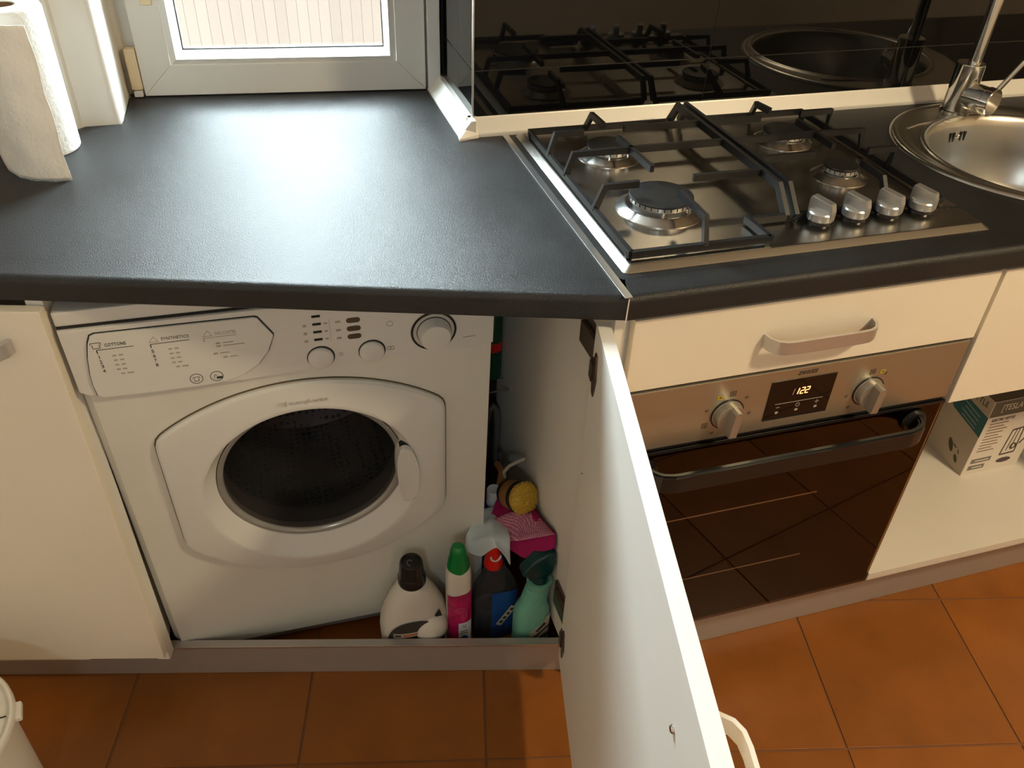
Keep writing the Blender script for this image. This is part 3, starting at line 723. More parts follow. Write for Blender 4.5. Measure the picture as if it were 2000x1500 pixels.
obj('small_print', bm, mat('brown_print', (0.22, 0.15, 0.10), 0.6), kt, angle=0, kind='stuff')
bm = bmn()
for z, x1 in ((0.034, 0.066), (0.014, 0.056)): box(bm, 0.012, x1, -0.0008, -0.0003, z, z + 0.0125, 0, KM)
obj('logo_blocks', bm, mat('grey_block_print', (0.16, 0.145, 0.13), 0.6), kt, angle=0, kind='stuff')
bm = bmn()
for z, x1 in ((0.0388, 0.060), (0.0188, 0.050)): box(bm, 0.022, x1, -0.0010, -0.0007, z, z + 0.003, 0, KM)
obj('logo_text', bm, M_boxw, kt, angle=0, kind='stuff')
bm = bmn()
for k in range(4):
    bar(bm, KM @ V3((-0.0011, 0.018, 0.126 + k * 0.011)), KM @ V3((-0.0011, 0.062 + 0.006 * (k % 2), 0.137 + k * 0.011)), 0.0007, 0.0035, V3((0, 0, 1)))
obj('panel_print', bm, mat('pale_teal_print', (0.16, 0.24, 0.24), 0.5), kt, angle=0, kind='stuff')
bm = bmn(); KL = lambda x, z: KM @ V3((x, -0.0007, z))
for a_, b_, t_ in (((0.088, 0.045), (0.092, 0.118), .0025), ((0.088, 0.045), (0.128, 0.047), .004), ((0.128, 0.047), (0.122, 0.120), .0025), ((0.092, 0.118), (0.145, 0.124), .004), ((0.145, 0.124), (0.150, 0.10), .0035), ((0.150, 0.10), (0.131, 0.070), .0035), ((0.101, 0.055), (0.104, 0.117), .0015), ((0.113, 0.055), (0.112, 0.117), .0015)):
    bar(bm, KL(*a_), KL(*b_), t_, 0.0004, V3((0, 1, 0)))
lathe(bm, [(0.006, 0.0), (0.009, 0.0), (0.009, 0.0005), (0.006, 0.0005)], 20, KF(0.116, 0.066, 0.0005), True)
b2 = bmn(); lathe(b2, [(0, 0), (0.020, 0), (0.020, 0.0004), (0, 0.0004)], 24, KF(0.108, 0.026, 0.0005) @ Matrix.Diagonal((1, 0.36, 1, 1))); merge(bm, b2)
obj('kettle_picture', bm, mat('purple_brown_print', (0.06, 0.035, 0.035), 0.5), kt, angle=0, kind='stuff')
bm = bmn()
for c_, l_, w_, an in (((0.055, 0.050), 0.034, 0.012, 62), ((0.030, 0.028), 0.020, 0.009, 58), ((0.044, 0.055), 0.014, 0.003, 20), ((0.030, 0.048), 0.012, 0.0025, 60)):
    pts = [(l_ * math.cos(t) * 0.5, w_ * math.sin(t) * 0.5) for t in [2 * PI * k / 16 for k in range(16)]]
    prism(bm, pts, 0, 0.0003, KS(*c_) @ Matrix.Rotation(math.radians(180 - an), 4, 'Z'))
obj('leaf_print', bm, M_leafp, kt, angle=0, kind='stuff')

# ------------------------------------------------------------------ gas hob
hob = thing('gas_hob', 'four-burner brushed steel gas hob set in the worktop', 'hob', (0.296, 0.253, HC))
bm = bmn(); HW, HD = 0.592, 0.5045
ringsP = [(0.0, 0.0003), (0.0, 0.0008), (0.0100, 0.0074), (0.0118, 0.0080), (0.014, 0.0080)]
V = []
for ins, z in ringsP:
    r = max(0.008 - ins * 0.3, 0.003); ring = []
    for (cx_, cy_, a0) in ((HW - ins - r, HD - ins - r, 0), (ins + r, HD - ins - r, 90), (ins + r, ins + r, 180), (HW - ins - r, ins + r, 270)):
        for x, y in arc(cx_, cy_, r, a0, a0 + 90, 4): ring.append(bm.verts.new((x, y, Z(z))))
    V.append(ring)
for a, b in zip(V, V[1:]):
    for k in range(len(a)): bm.faces.new((a[k], a[(k + 1) % len(a)], b[(k + 1) % len(b)], b[k]))
bm.faces.new(V[-1]); bm.faces.new(V[0][::-1])
plate = obj('hob_plate', bm, M_steelh, hob, angle=18)
ZH = Z(0.008)
def burner(cx, cy, R, rc, hcap, lab):
    M = Matrix.Translation((cx, cy, ZH))
    bm = bmn(); lathe(bm, [(R, 0.0), (R, 0.0012), (R - 0.003, 0.0028), (R - 0.012, 0.0090), (R - 0.0155, 0.0094), (R - 0.0175, 0.004), (R - 0.0175, 0.0), ], 48, M)
    b = obj('burner', bm, M_steel, hob, label=lab)
    bm = bmn(); lathe(bm, [(0, 0.0005), (rc * 0.82, 0.0005), (rc * 0.82, hcap - 0.012), (rc * 0.96, hcap - 0.010), (rc * 0.96, hcap - 0.004), (0, hcap - 0.004)], 48, M)
    obj('crown', bm, M_knob, b)
    bm = bmn()
    nn = 30 if rc > 0.04 else 20
    for k in range(nn):
        t = 2 * PI * k / nn; M2 = M @ Matrix.Rotation(t, 4, 'Z')
        box(bm, rc * 0.90, rc * 0.972, -0.0007, 0.0007, hcap - 0.0085, hcap - 0.0042, 0, M2)
    obj('flame_slots', bm, M_dark, b, angle=0, kind='stuff')
    bm = bmn(); lathe(bm, [(0, hcap - 0.0045), (rc * 0.95, hcap - 0.0045), (rc, hcap - 0.003), (rc, hcap - 0.001), (rc * 0.96, hcap), (rc * 0.6, hcap + 0.0006), (0, hcap + 0.0006)], 48, M)
    obj('burner_cap', bm, M_capb, b)
    for an in (250, 305, 20):
        bm = bmn()
        t = math.radians(an); p = V3((cx + math.cos(t) * rc * 1.02, cy + math.sin(t) * rc * 1.02, ZH))
        tube(bm, [p + V3((0, 0, 0.001)), p + V3((0, 0, hcap - 0.007))], 0.0022, 8)
        obj('igniter', bm, M_chrome, b)
burner(0.121, 0.158, 0.0655, 0.0480, 0.0245, 'large front left burner')
burner(0.120, 0.362, 0.0515, 0.0365, 0.0215, 'medium back left burner')
burner(0.454, 0.366, 0.0515, 0.0365, 0.0215, 'medium back right burner')
burner(0.463, 0.207, 0.0455, 0.0285, 0.0215, 'small front right burner')
text('ZANUSSI', basis((0.5640, 0.0650, ZH + 0.0002), (1, 0.0, 0), (0, 1, 0)), 0.042, 0.0095, M_ink, plate, shear=0.2, bold=0.004)
bm = bmn(); box(bm, 0.537, 0.556, 0.094, 0.100, ZH, ZH + 0.0003); box(bm, 0.296, 0.312, 0.071, 0.075, ZH, ZH + 0.0003); obj('printed_symbols', bm, M_ink, plate, angle=0, kind='stuff')
for k, x in enumerate((0.3325, 0.3915, 0.4500, 0.5095)):
    M = Matrix.Translation((x, 0.0625, ZH))
    bm = bmn(); lathe(bm, [(0, 0.0085), (0.0185, 0.008), (0.0195, 0.0095), (0.0192, 0.019), (0.0175, 0.021), (0.0, 0.0215)], 36, M)
    kn = obj('hob_knob', bm, M_knob, hob)
    bm = bmn(); lathe(bm, [(0, 0.0), (0.0175, 0.0), (0.0185, 0.0035), (0.0165, 0.007), (0, 0.0082)], 36, M); obj('knob_ring', bm, M_bplas, kn)
    bm = bmn()
    R2 = M @ Matrix.Rotation(math.radians(24), 4, 'Z') 
    prism(bm, [(-0.0195, 0.018), (0.0195, 0.010), (0.0195, 0.0245), (0.016, 0.036), (-0.017, 0.040), (-0.0195, 0.036)], -0.0065, 0.0065, R2 @ Matrix(((0, 0, 1, 0), (-1, 0, 0, 0), (0, 1, 0, 0), (0, 0, 0, 1))))
    bmesh.ops.bevel(bm, geom=bm.edges[:], offset=0.0011, segments=2, affect='EDGES')
    obj('knob_grip', bm, M_knob, kn, angle=40)

# pan supports: low frame bars and raised fingers
zt = Z(0.051); zl = Z(0.0165); BW, BH = 0.0072, 0.0105
def support(lab, frame_paths, divider, fingers, feet):
    t = thing('pan_support', lab, 'pan support', (*feet[0], ZH), 'pan supports on the hob')
    bm = bmn()
    for path in frame_paths: poly_bar(bm, [(x, y, zl) for x, y in path], BW, BH)
    for x, y in feet: box(bm, x - 0.004, x + 0.004, y - 0.004, y + 0.004, ZH, zl)
    obj('low_frame', bm, M_enam, t, angle=20)
    bm = bmn(); poly_bar(bm, divider, BW, BH + 0.003); obj('divider_bar', bm, M_enam, t, angle=20)
    for f in fingers:
        bm = bmn()
        poly_bar(bm, f, BW * 0.95, BH)
        obj('finger', bm, M_enam, t, angle=20)
    return t
support('left black enamelled pan support, over the large front burner',
    [[(0.0165, 0.022), (0.0165, 0.472), (0.283, 0.472)], [(0.0165, 0.022), (0.2265, 0.022)], [(0.2265, 0.0185), (0.2235, 0.085)], [(0.2265, 0.078), (0.285, 0.078)]],
    [(0.285, 0.078, zl), (0.285, 0.112, zt), (0.285, 0.452, zt), (0.283, 0.474, zl)],
    [[(0.0165, 0.283, zl), (0.027, 0.283, zt), (0.1, 0.283, zt), (0.285, 0.283, zt)],
     [(0.0165, 0.159, zl), (0.030, 0.160, zt), (0.083, 0.160, zt)],
     [(0.0165, 0.366, zl), (0.027, 0.368, zt), (0.075, 0.369, zt)],
     [(0.285, 0.369, zt), (0.146, 0.369, zt)],
     [(0.120, 0.472, zl), (0.117, 0.440, zt), (0.118, 0.388, zt)],
     [(0.121, 0.332, zt), (0.124, 0.205, zt)],
     [(0.126, 0.022, zl), (0.129, 0.039, zt), (0.128, 0.118, zt)],
     [(0.285, 0.160, zt), (0.172, 0.162, zt)]],
    [(0.0165, 0.030), (0.0165, 0.465), (0.276, 0.472), (0.222, 0.022)])
support('right black enamelled pan support, behind the row of knobs',
    [[(0.301, 0.078), (0.556, 0.078)], [(0.556, 0.075), (0.556, 0.472), (0.303, 0.472)]],
    [(0.301, 0.078, zl), (0.301, 0.112, zt), (0.301, 0.452, zt), (0.303, 0.474, zl)],
    [[(0.301, 0.283, zt), (0.45, 0.283, zt), (0.548, 0.283, zt), (0.556, 0.281, zl)],
     [(0.448, 0.472, zl), (0.432, 0.436, zt), (0.438, 0.398, zt)],
     [(0.458, 0.342, zt), (0.455, 0.228, zt)],
     [(0.556, 0.388, zl), (0.549, 0.378, zt), (0.485, 0.376, zt)],
     [(0.301, 0.204, zt), (0.405, 0.206, zt)],
     [(0.556, 0.210, zl), (0.553, 0.200, zt), (0.500, 0.200, zt)],
     [(0.458, 0.078, zl), (0.458, 0.103, zt), (0.461, 0.160, zt)],
     [(0.301, 0.369, zt), (0.402, 0.369, zt)]],
    [(0.556, 0.09), (0.556, 0.465), (0.31, 0.472), (0.31, 0.078)])

# ------------------------------------------------------------------ sink and tap
sink = thing('sink', 'round stainless steel sink let into the worktop', 'sink', (SC.x, SC.y, HC - 0.16))
bm = bmn(); n = 72
def ring_at(c, r, z): return [bm.verts.new((c.x + r * math.cos(2 * PI * k / n), c.y + r * math.sin(2 * PI * k / n), Z(z))) for k in range(n)]
prof = [(SC, SR, 0.0003), (SC, SR - 0.001, 0.003), (SC, SR - 0.006, 0.0062), (SC, SR - 0.013, 0.0050), (SC, SR - 0.017, 0.0030), (SC, SR - 0.023, 0.0046), (SC, SR - 0.027, 0.0032)]
mid = V3(((SC.x + BC.x) / 2, (SC.y + BC.y) / 2, 0))
prof += [(BC, BR + 0.0075, 0.0030), (BC, BR + 0.004, 0.0055), (BC, BR, 0.0070), (BC, BR - 0.005, 0.0055), (BC, BR - 0.009, -0.002), (BC, BR - 0.013, -0.012), (BC, BR - 0.020, -0.060), (BC, BR - 0.032, -0.115), (BC, BR - 0.055, -0.142), (BC, BR - 0.095, -0.152), (BC, 0.045, -0.156), (BC, 0.040, -0.160)]
R = [ring_at(c, r, z) for c, r, z in prof]
for a, b in zip(R, R[1:]):
    for k in range(n): bm.faces.new((a[k], a[(k + 1) % n], b[(k + 1) % n], b[k]))
bm.faces.new(R[-1])
obj('sink_bowl', bm, M_sink, sink, angle=60)
# crease of the tap ledge, overflow slots
bm = bmn(); tube(bm, [(0.735, 0.385, Z(0.0032)), (0.77, 0.398, Z(0.0036)), (0.815, 0.404, Z(0.0036)), (0.845, 0.402, Z(0.0032))], 0.0022, 8); obj('ledge_ridge', bm, M_sink, sink)
bm = bmn()
for k, t in enumerate((102, 99.2, 93.6, 90.8)):
    a_ = math.radians(t); u = V3((math.cos(a_), math.sin(a_), 0)); p = BC + u * (BR - 0.0165) + V3((0, 0, Z(-0.029)))
    bar(bm, p + V3((0, 0, -0.009)), p + V3((0, 0, 0.009)), 0.0040, 0.001, u)
obj('overflow_slot', bm, M_dark, sink, angle=0)
a_ = math.radians(96.4); u = V3((math.cos(a_), math.sin(a_), 0)); p = BC + u * (BR - 0.0168) + V3((0, 0, Z(-0.027)))
bm = bmn(); bmesh.ops.create_uvsphere(bm, u_segments=14, v_segments=8, radius=0.0045, matrix=Matrix.Translation(p)); obj('overflow_screw', bm, M_chrome, sink)

tap = thing('mixer_tap', 'brushed steel mixer tap with slim swivel spout standing on the sink', 'tap', (0.888, 0.442, Z(0.004)))
T = Matrix.Translation((0.888, 0.442, Z(0.0036)))
bm = bmn(); lathe(bm, [(0, 0), (0.0285, 0), (0.0285, 0.006), (0.0262, 0.0075), (0.0262, 0.094), (0.0255, 0.0955), (0.020, 0.0965), (0, 0.0965)], 40, T); obj('tap_body', bm, M_chrome, tap)
bm = bmn(); tube(bm, [(0.893, 0.4405, Z(0.098)), (0.893, 0.4405, Z(0.34)), (0.893, 0.43, Z(0.375)), (0.893, 0.40, Z(0.40)), (0.893, 0.30, Z(0.41)), (0.893, 0.22, Z(0.405))], 0.0115, 16); obj('spout', bm, M_chrome, tap)
cd = V3((0.30, -0.95, 0.0)).normalized(); s_, u_ = frame_of(cd)
CM = Matrix(((s_.x, u_.x, -cd.x, 0), (s_.y, u_.y, -cd.y, 0), (s_.z, u_.z, -cd.z, 0), (0, 0, 0, 1)))
c0 = V3((0.888, 0.442, Z(0.042)))
bm = bmn(); Mx = Matrix.Translation(c0) @ CM @ Matrix.Scale(-1, 4, (0, 0, 1))
lathe(bm, [(0, 0.015), (0.0245, 0.015), (0.0245, 0.050), (0.026, 0.0515), (0.026, 0.066), (0.0245, 0.0675), (0, 0.0675)], 36, Mx); cart = obj('mixer_knob', bm, M_chrome, tap)
p0 = c0 + cd * 0.056 + V3((0.012, 0, 0.018)); bm = bmn(); tube(bm, [p0, p0 + V3((0.026, -0.012, 0.058))], 0.0048, 12); obj('lever', bm, M_chrome, cart)

# ------------------------------------------------------------------ washing machine (local: x right, y back, z up along the slightly tilted front)
th = math.radians(-1.0); ex = V3((math.cos(th), math.sin(th), 0))
Pb = V3((-0.43, 0.210, HC - 0.855)); ez = V3((0, -0.038, 0.665)); ez = (ez - ex * ez.dot(ex)).normalized(); ny = ez.cross(ex)
WM = Matrix(((ex.x, ny.x, ez.x, Pb.x), (ex.y, ny.y, ez.y, Pb.y), (ex.z, ny.z, ez.z, Pb.z), (0, 0, 0, 1)))
wash = thing('washing_machine', 'white front-loading washing machine under the worktop', 'washing machine', (-0.43, 0.30, 0))
def shear_obj(bm):
    for v in bm.verts: v.co.z -= 0.0572 * max(v.co.y, 0)
bm = bmn()
# cabinet with a round opening in its front (radial mesh)
n = 96; oc_, wc = 0.0, 0.427
def rect_ray(t, x0, x1, z0, z1):
    c, s = math.cos(t), math.sin(t); hx = (x1 - oc_) if c > 0 else (oc_ - x0); hy = (z1 - wc) if s > 0 else (wc - z0)
    q = min(hx / abs(c) if abs(c) > 1e-6 else 9, hy / abs(s) if abs(s) > 1e-6 else 9); return (oc_ + c * q, wc + s * q)
A0 = [rect_ray(2 * PI * k / n, -0.2975 + 0.012, 0.2985, 0.0, 0.70) for k in range(n)]
A1 = [rect_ray(2 * PI * k / n, -0.2975, 0.2985, 0.0, 0.70) for k in range(n)]
ringA = [bm.verts.new((x, 0.0, z)) for x, z in A0]; ringB = [bm.verts.new((x, 0.0 if x > -0.28 else 0.012, z)) for x, z in A1]; ringD = [bm.verts.new((x, 0.45, z)) for x, z in A1]
ringC = [bm.verts.new((oc_ + 0.165 * math.cos(2 * PI * k / n), 0.0, wc + 0.165 * math.sin(2 * PI * k / n))) for k in range(n)]
ringE = [bm.verts.new((oc_ + 0.165 * math.cos(2 * PI * k / n), 0.05, wc + 0.165 * math.sin(2 * PI * k / n))) for k in range(n)]
for a, b in ((ringC, ringA), (ringA, ringB), (ringB, ringD), (ringC, ringE)):
    for k in range(n): bm.faces.new((a[k], a[(k + 1) % n], b[(k + 1) % n], b[k]))
bm.faces.new(ringD); shear_obj(bm)
obj('cabinet_body', bm, M_wash, wash, M=WM, angle=30)
bm = bmn(); box(bm, -0.2985, 0.2995, -0.002, 0.42, 0.776, 0.800, 0.004); shear_obj(bm); obj('lid', bm, M_washp, wash, M=WM)
bm = bmn(); box(bm, -0.28, 0.285, 0.010, 0.40, -0.024, 0.004); shear_obj(bm); 
for v in bm.verts:
    pass
obj('base_strip', bm, M_sheetm, wash, M=WM, angle=0, label='grey metal base under the front panel')
for sx in (-0.24, 0.24):
    p = WM @ V3((sx, 0.06, 0)); bm = bmn(); lathe(bm, [(0, 0.0), (0.022, 0.0), (0.022, 0.012), (0.008, 0.014), (0.008, 0.03), (0, 0.03)], 18, Matrix.Translation((p.x, p.y, 0.0003))); obj('foot', bm, M_rub, wash)
for sx in (-0.24, 0.24):
    p = WM @ V3((sx, 0.36, 0)); bm = bmn(); lathe(bm, [(0, 0.0), (0.022, 0.0), (0.022, 0.012), (0.008, 0.014), (0.008, 0.03), (0, 0.03)], 18, Matrix.Translation((p.x, p.y, 0.0003))); obj('foot', bm, M_rub, wash)
# fascia
bm = bmn()
bl = [(-0.2965, 0.668), (-0.285, 0.660), (-0.268, 0.6555), (-0.25, 0.6545), (-0.13, 0.6535), (0.015, 0.6575), (0.17, 0.661), (0.25, 0.6625), (0.2998, 0.664)]
FWM = WM @ Matrix(((1, 0, 0, 0), (0, 0, -1, 0), (0, 1, 0, 0), (0, 0, 0, 1)))      # 2-D (u, w), extruded outwards
prism(bm, bl + [(0.2998, 0.7745), (-0.2965, 0.7745)], -0.03, 0.009, None, 0.003)
fas = obj('fascia', bm, M_washp, wash, M=FWM)
bm = bmn(); prism(bm, [(x, z - 0.0030) for x, z in bl] + [(0.2990, 0.68), (-0.2960, 0.68)], -0.02, 0.0022); obj('fascia_joint', bm, mat('brown_joint', (0.20, 0.16, 0.10), 0.7), wash, M=FWM, angle=0)  # brownish strip along the lower edge of the fascia
bm = bmn(); box(bm, -0.2962, 0.2995, -0.004, 0.004, 0.7735, 0.7775); obj('lid_gap', bm, M_dark, wash, M=WM, angle=0)
# detergent drawer front
tr = [(-0.2735, 0.662), (-0.266, 0.6575), (-0.2, 0.6565), (-0.125, 0.6568), (-0.098, 0.6585), (-0.074, 0.6675), (-0.052, 0.6825), (-0.036, 0.704), (-0.0265, 0.7275), (-0.026, 0.7315), (-0.0435, 0.7625), (-0.048, 0.7645), (-0.15, 0.7655), (-0.252, 0.7660), (-0.2585, 0.7635), (-0.2635, 0.752), (-0.2695, 0.728), (-0.2735, 0.700), (-0.2745, 0.68)]
cxy = (-0.15, 0.712)
bm = bmn(); prism(bm, [(cxy[0] + (x - cxy[0]) * 1.012, cxy[1] + (y - cxy[1]) * 1.03) for x, y in tr], 0.008, 0.0096); obj('drawer_gap', bm, M_dark, wash, M=FWM, angle=0)
bm = bmn(); prism(bm, tr, 0.0085, 0.0125, None, 0.0010); tray = obj('detergent_drawer', bm, M_tray, wash, M=FWM)
DT = 0.0127
TW = lambda u, z, d=DT: FWM @ Matrix.Translation((u, z, d))
text('COTTONS', TW(-0.2305, 0.7475), 0.027, 0.0052, M_ink, tray, depth=0.0002)
text('SYNTHETICS', TW(-0.1545, 0.7472), 0.036, 0.0050, mat('mid_print', (0.14, 0.13, 0.115), 0.6), tray, depth=0.0002)
text('DELICATES', TW(-0.0885, 0.7455), 0.028, 0.0050, M_ink2, tray, depth=0.0002)
bm = bmn(); b2 = bmn(); mk = lambda B, a, b, t: bar(B, (a[0], a[1], DT), (b[0], b[1], DT), t, 0.0003)
for x0, x1, z, B in ((-0.2555, -0.209, 0.7405, bm), (-0.1875, -0.137, 0.7400, bm), (-0.1185, -0.0745, 0.7395, b2)):
    mk(B, (x0, z), (x1, z + 0.0004), 0.0009); mk(B, (x0, z), (x0 + 0.0002, z - 0.006), 0.0012)
# garment icons
for x, z, B in ((-0.2545, 0.7485, bm),):
    for a_, b_ in (((-.006, .004), (.006, .004)), ((.006, .004), (.007, .001)), ((.0045, .001), (.0045, -.005)), ((.0045, -.005), (-.0045, -.005)), ((-.0045, -.005), (-.0045, .001)), ((-.007, .001), (-.006, .004))): mk(B, (x + a_[0], z + a_[1]), (x + b_[0], z + b_[1]), 0.0008)
for x, z, B in ((-0.1825, 0.7472, b2), (-0.1125, 0.7465, b2)):
    for a_, b_ in (((-.006, -.004), (.006, -.004)), ((.006, -.004), (.001, .005)), ((.001, .005), (-.006, -.004))): mk(B, (x + a_[0], z + a_[1]), (x + b_[0], z + b_[1]), 0.0007)
for x, z, in ((-0.1403, 0.6705), (-0.1125, 0.6707)):
    lathe(bm, [(0.0082, 0.0), (0.0090, 0.0), (0.0090, 0.0003), (0.0082, 0.0003)], 28, Matrix.Translation((x, z, DT - 0.0001)), True)
x, z = -0.1403, 0.6705
for a_, b_ in (((-.004, .003), (.004, .003)), ((.003, .001), (.003, -.0045)), ((.003, -.0045), (-.003, -.0045)), ((-.003, -.0045), (-.003, .001)), ((-.005, .001), (-.004, .003)), ((.005, .001), (.004, .003))): mk(bm, (x + a_[0], z + a_[1]), (x + b_[0], z + b_[1]), 0.0006)
x, z = -0.1125, 0.6707; box(bm, x - 0.0005, x + 0.0075, z - 0.005, z - 0.001, DT - 0.0001, DT + 0.0002); mk(bm, (x - 0.004, z - 0.004), (x - 0.002, z + 0.003), 0.0006); mk(bm, (x - 0.002, z + 0.003), (x + 0.001, z + 0.001), 0.0006)
obj('printed_marks', bm, M_ink, tray, M=FWM, angle=0, kind='stuff')
for x in (-0.2385, -0.1665):
    for k in range(5):
        z = 0.7285 - k * 0.0080; ox = 0.004 if k == 4 else 0
        mk(b2, (x + ox, z), (x + 0.005 + ox, z), 0.0022); mk(b2, (x + 0.008 + ox, z), (x + 0.0135 + ox + (0.003 if k == 4 else 0), z), 0.0022)
for z, x0, x1 in ((0.7285, -0.104, -0.080), (0.7235, -0.104, -0.066), (0.711, -0.110, -0.088), (0.703, -0.098, -0.078)): mk(b2, (x0, z), (x0 + 0.006, z), 0.0024); mk(b2, (x0 + 0.009, z), (x1, z), 0.0014)
obj('faded_marks', b2, M_ink2, tray, M=FWM, angle=0, kind='stuff')
for k, (s, u0, z0) in enumerate((('1', -0.2548, 0.7285), ('2', -0.2548, 0.7205), ('3', -0.2545, 0.7125), ('4', -0.2545, 0.7045), ('5', -0.1868, 0.7280), ('6', -0.1865, 0.7200), ('7', -0.1865, 0.7118), ('8', -0.1862, 0.7038))):
    text(s, TW(u0, z0), {'1': 0.0009, '7': 0.003}.get(s, 0.0034), 0.0055, M_ink, tray, depth=0.0002)
# controls right of the drawer
FD = 0.0092
def wl(prof, u, z, seg=36): 
    b = bmn(); lathe(b, prof, seg, FWM @ Matrix.Translation((u, z, 0))); return b
for u in (0.0363, 0.1115):
    b = wl([(0, FD - 0.001), (0.0203, FD - 0.001), (0.0203, FD + 0.0004), (0, FD + 0.0004)], u, 0.6785); obj('button_gap', b, M_dark, wash)
    b = wl([(0, FD), (0.0186, FD), (0.0186, FD + 0.0035), (0.0165, FD + 0.0062), (0.010, FD + 0.0078), (0, FD + 0.0083)], u - 0.0004, 0.6780); obj('round_button', b, M_washp, wash)
b = wl([(0.0300, FD - 0.001), (0.0350, FD - 0.001), (0.0350, FD + 0.0008), (0.0300, FD + 0.0008)], 0.2055, 0.7015); obj('dial_recess_edge', b, M_dark, wash)
b = wl([(0, FD - 0.0005), (0.0315, FD - 0.0005), (0.0315, FD + 0.0012), (0.0, FD + 0.0012)], 0.2055, 0.7015); obj('dial_ring', b, mat('fascia_shade', (0.50, 0.48, 0.44), 0.4), wash)
b = wl([(0, FD), (0.0265, FD), (0.0262, FD + 0.002), (0, FD + 0.002)], 0.2055, 0.7018); obj('dial_gap', b, M_dark, wash)
b = wl([(0, FD + 0.001), (0.0255, FD + 0.001), (0.0235, FD + 0.018), (0.0215, FD + 0.0205), (0.012, FD + 0.0215), (0, FD + 0.0215)], 0.2055, 0.7015); obj('programme_dial', b, M_washp, wash)
for z in (0.7525, 0.7388, 0.7250, 0.7112):
    b = bmn(); box(b, 0.0296, 0.0418, z - 0.0021, z + 0.0021, FD - 0.001, FD + 0.0006, 0.0006); obj('indicator_slot', b, M_dark, wash, M=FWM)
for z in (0.7386, 0.7238, 0.7095):
    b = bmn(); prism(b, arc(0.0875 - 0.0058, z, 0.0043, 90, 270, 8) + arc(0.0875 + 0.0058, z, 0.0043, -90, 90, 8), FD - 0.0008, FD + 0.0008, None, 0.0003); obj('indicator_light', b, M_brown, wash, M=FWM)
b = bmn(); FDp = FD + 0.0002
mk2 = lambda a_, c_, t: bar(b, (a_[0], a_[1], FDp), (c_[0], c_[1], FDp), t, 0.0003)
mk2((0.0535, 0.745), (0.0535, 0.707), 0.0006)
for z in (0.7388, 0.7250, 0.7112): mk2((0.016, z - 0.001), (0.021, z - 0.001), 0.004); mk2((0.0455, z), (0.0505, z), 0.0028)
for z in (0.7386, 0.7238, 0.7095): mk2((0.062, z), (0.069, z), 0.0035)
lathe(b, [(0.004, 0), (0.0048, 0), (0.0048, 0.0003), (0.004, 0.0003)], 20, Matrix.Translation((0.140, 0.7245, FDp)), True)
lathe(b, [(0.0022, 0), (0.003, 0), (0.003, 0.0003), (0.0022, 0.0003)], 20, Matrix.Translation((0.0655, 0.6795, FDp)), True)
lathe(b, [(0.0026, 0), (0.0034, 0), (0.0034, 0.0003), (0.0026, 0.0003)], 20, Matrix.Translation((0.137, 0.6795, FDp)), True)
lathe(b, [(0.0026, 0), (0.0034, 0), (0.0034, 0.0003), (0.0026, 0.0003)], 20, Matrix.Translation((0.142, 0.6795, FDp)), True)
mk2((0.251, 0.682), (0.270, 0.683), 0.0014)
obj('faded_marks', b, M_ink2, fas, M=FWM, angle=0, kind='stuff')
# door
def door_outline(inset=0.0):
    hw = 0.2235 - inset; zt_, zb = 0.5545, 0.3045
    Rt = (0.2235 ** 2 + 0.078 ** 2) / (2 * 0.078); ct = 0.6325 - Rt; Rt -= inset
    Rb = (0.2235 ** 2 + 0.1105 ** 2) / (2 * 0.1105); cb = 0.194 + Rb; Rb -= inset
    out = []
    for k in range(720):
        t = 2 * PI * k / 720; c, s = math.cos(t), math.sin(t)
        lo, hi = 0.0, 0.5
        for _ in range(22):
            m_ = (lo + hi) / 2; x = c * m_; z = wc + s * m_
            ok = abs(x) < hw and (x * x + (z - ct) ** 2 < Rt * Rt or z < ct) and (x * x + (z - cb) ** 2 < Rb * Rb or z > cb)
            if ok: lo = m_
            else: hi = m_
        out.append(lo)
    # soften the corners
    for _ in range(3): out = [(out[k - 5] + out[k - 2] * 2 + out[k] * 4 + out[(k + 2) % 720] * 2 + out[(k + 5) % 720]) / 10 for k in range(720)]
    return [out[int(k * 720 / n)] for k in range(n)]
n = 144
def ring_r(bm, rad, d, dz=0.0):
    if dz: return [bm.verts.new((rad * math.cos(2 * PI * k / n), wc + dz + rad * math.sin(2 * PI * k / n), d)) for k in range(n)]
    return ring_c(bm, rad, d)
def ring_c(bm, rad, d):
    return [bm.verts.new((oc_ + (rad[k] if isinstance(rad, list) else rad) * math.cos(2 * PI * k / n), wc + (rad[k] if isinstance(rad, list) else rad) * math.sin(2 * PI * k / n), d)) for k in range(n)]
def strip(bm, rings):
    for a, b in zip(rings, rings[1:]):
        for k in range(n): bm.faces.new((a[k], a[(k + 1) % n], b[(k + 1) % n], b[k]))
o0 = door_outline(0); o1 = door_outline(0.004); o2 = door_outline(0.012)
bm = bmn(); strip(bm, [ring_r(bm, [r + 0.0022 for r in o0], 0.0), ring_r(bm, [r + 0.0022 for r in o0], 0.0012), ring_r(bm, [r - 0.01 for r in o0], 0.0012)]); obj('door_seam', bm, mat('door_seam_brown', (0.10, 0.075, 0.04), 0.7), wash, M=FWM, angle=0)
bm = bmn()
strip(bm, [ring_r(bm, o0, 0.0), ring_r(bm, o0, 0.006), ring_r(bm, o1, 0.0105), ring_r(bm, o2, 0.0125), ring_r(bm, 0.184, 0.0160, -0.017), ring_r(bm, 0.178, 0.0162, -0.017), ring_r(bm, 0.1745, 0.0148, -0.017), ring_r(bm, 0.1545, -0.002), ring_r(bm, 0.1525, -0.006), ring_r(bm, 0.1525, -0.03)])
wdoor = obj('porthole_door', bm, M_washd, wash, M=FWM, angle=28)
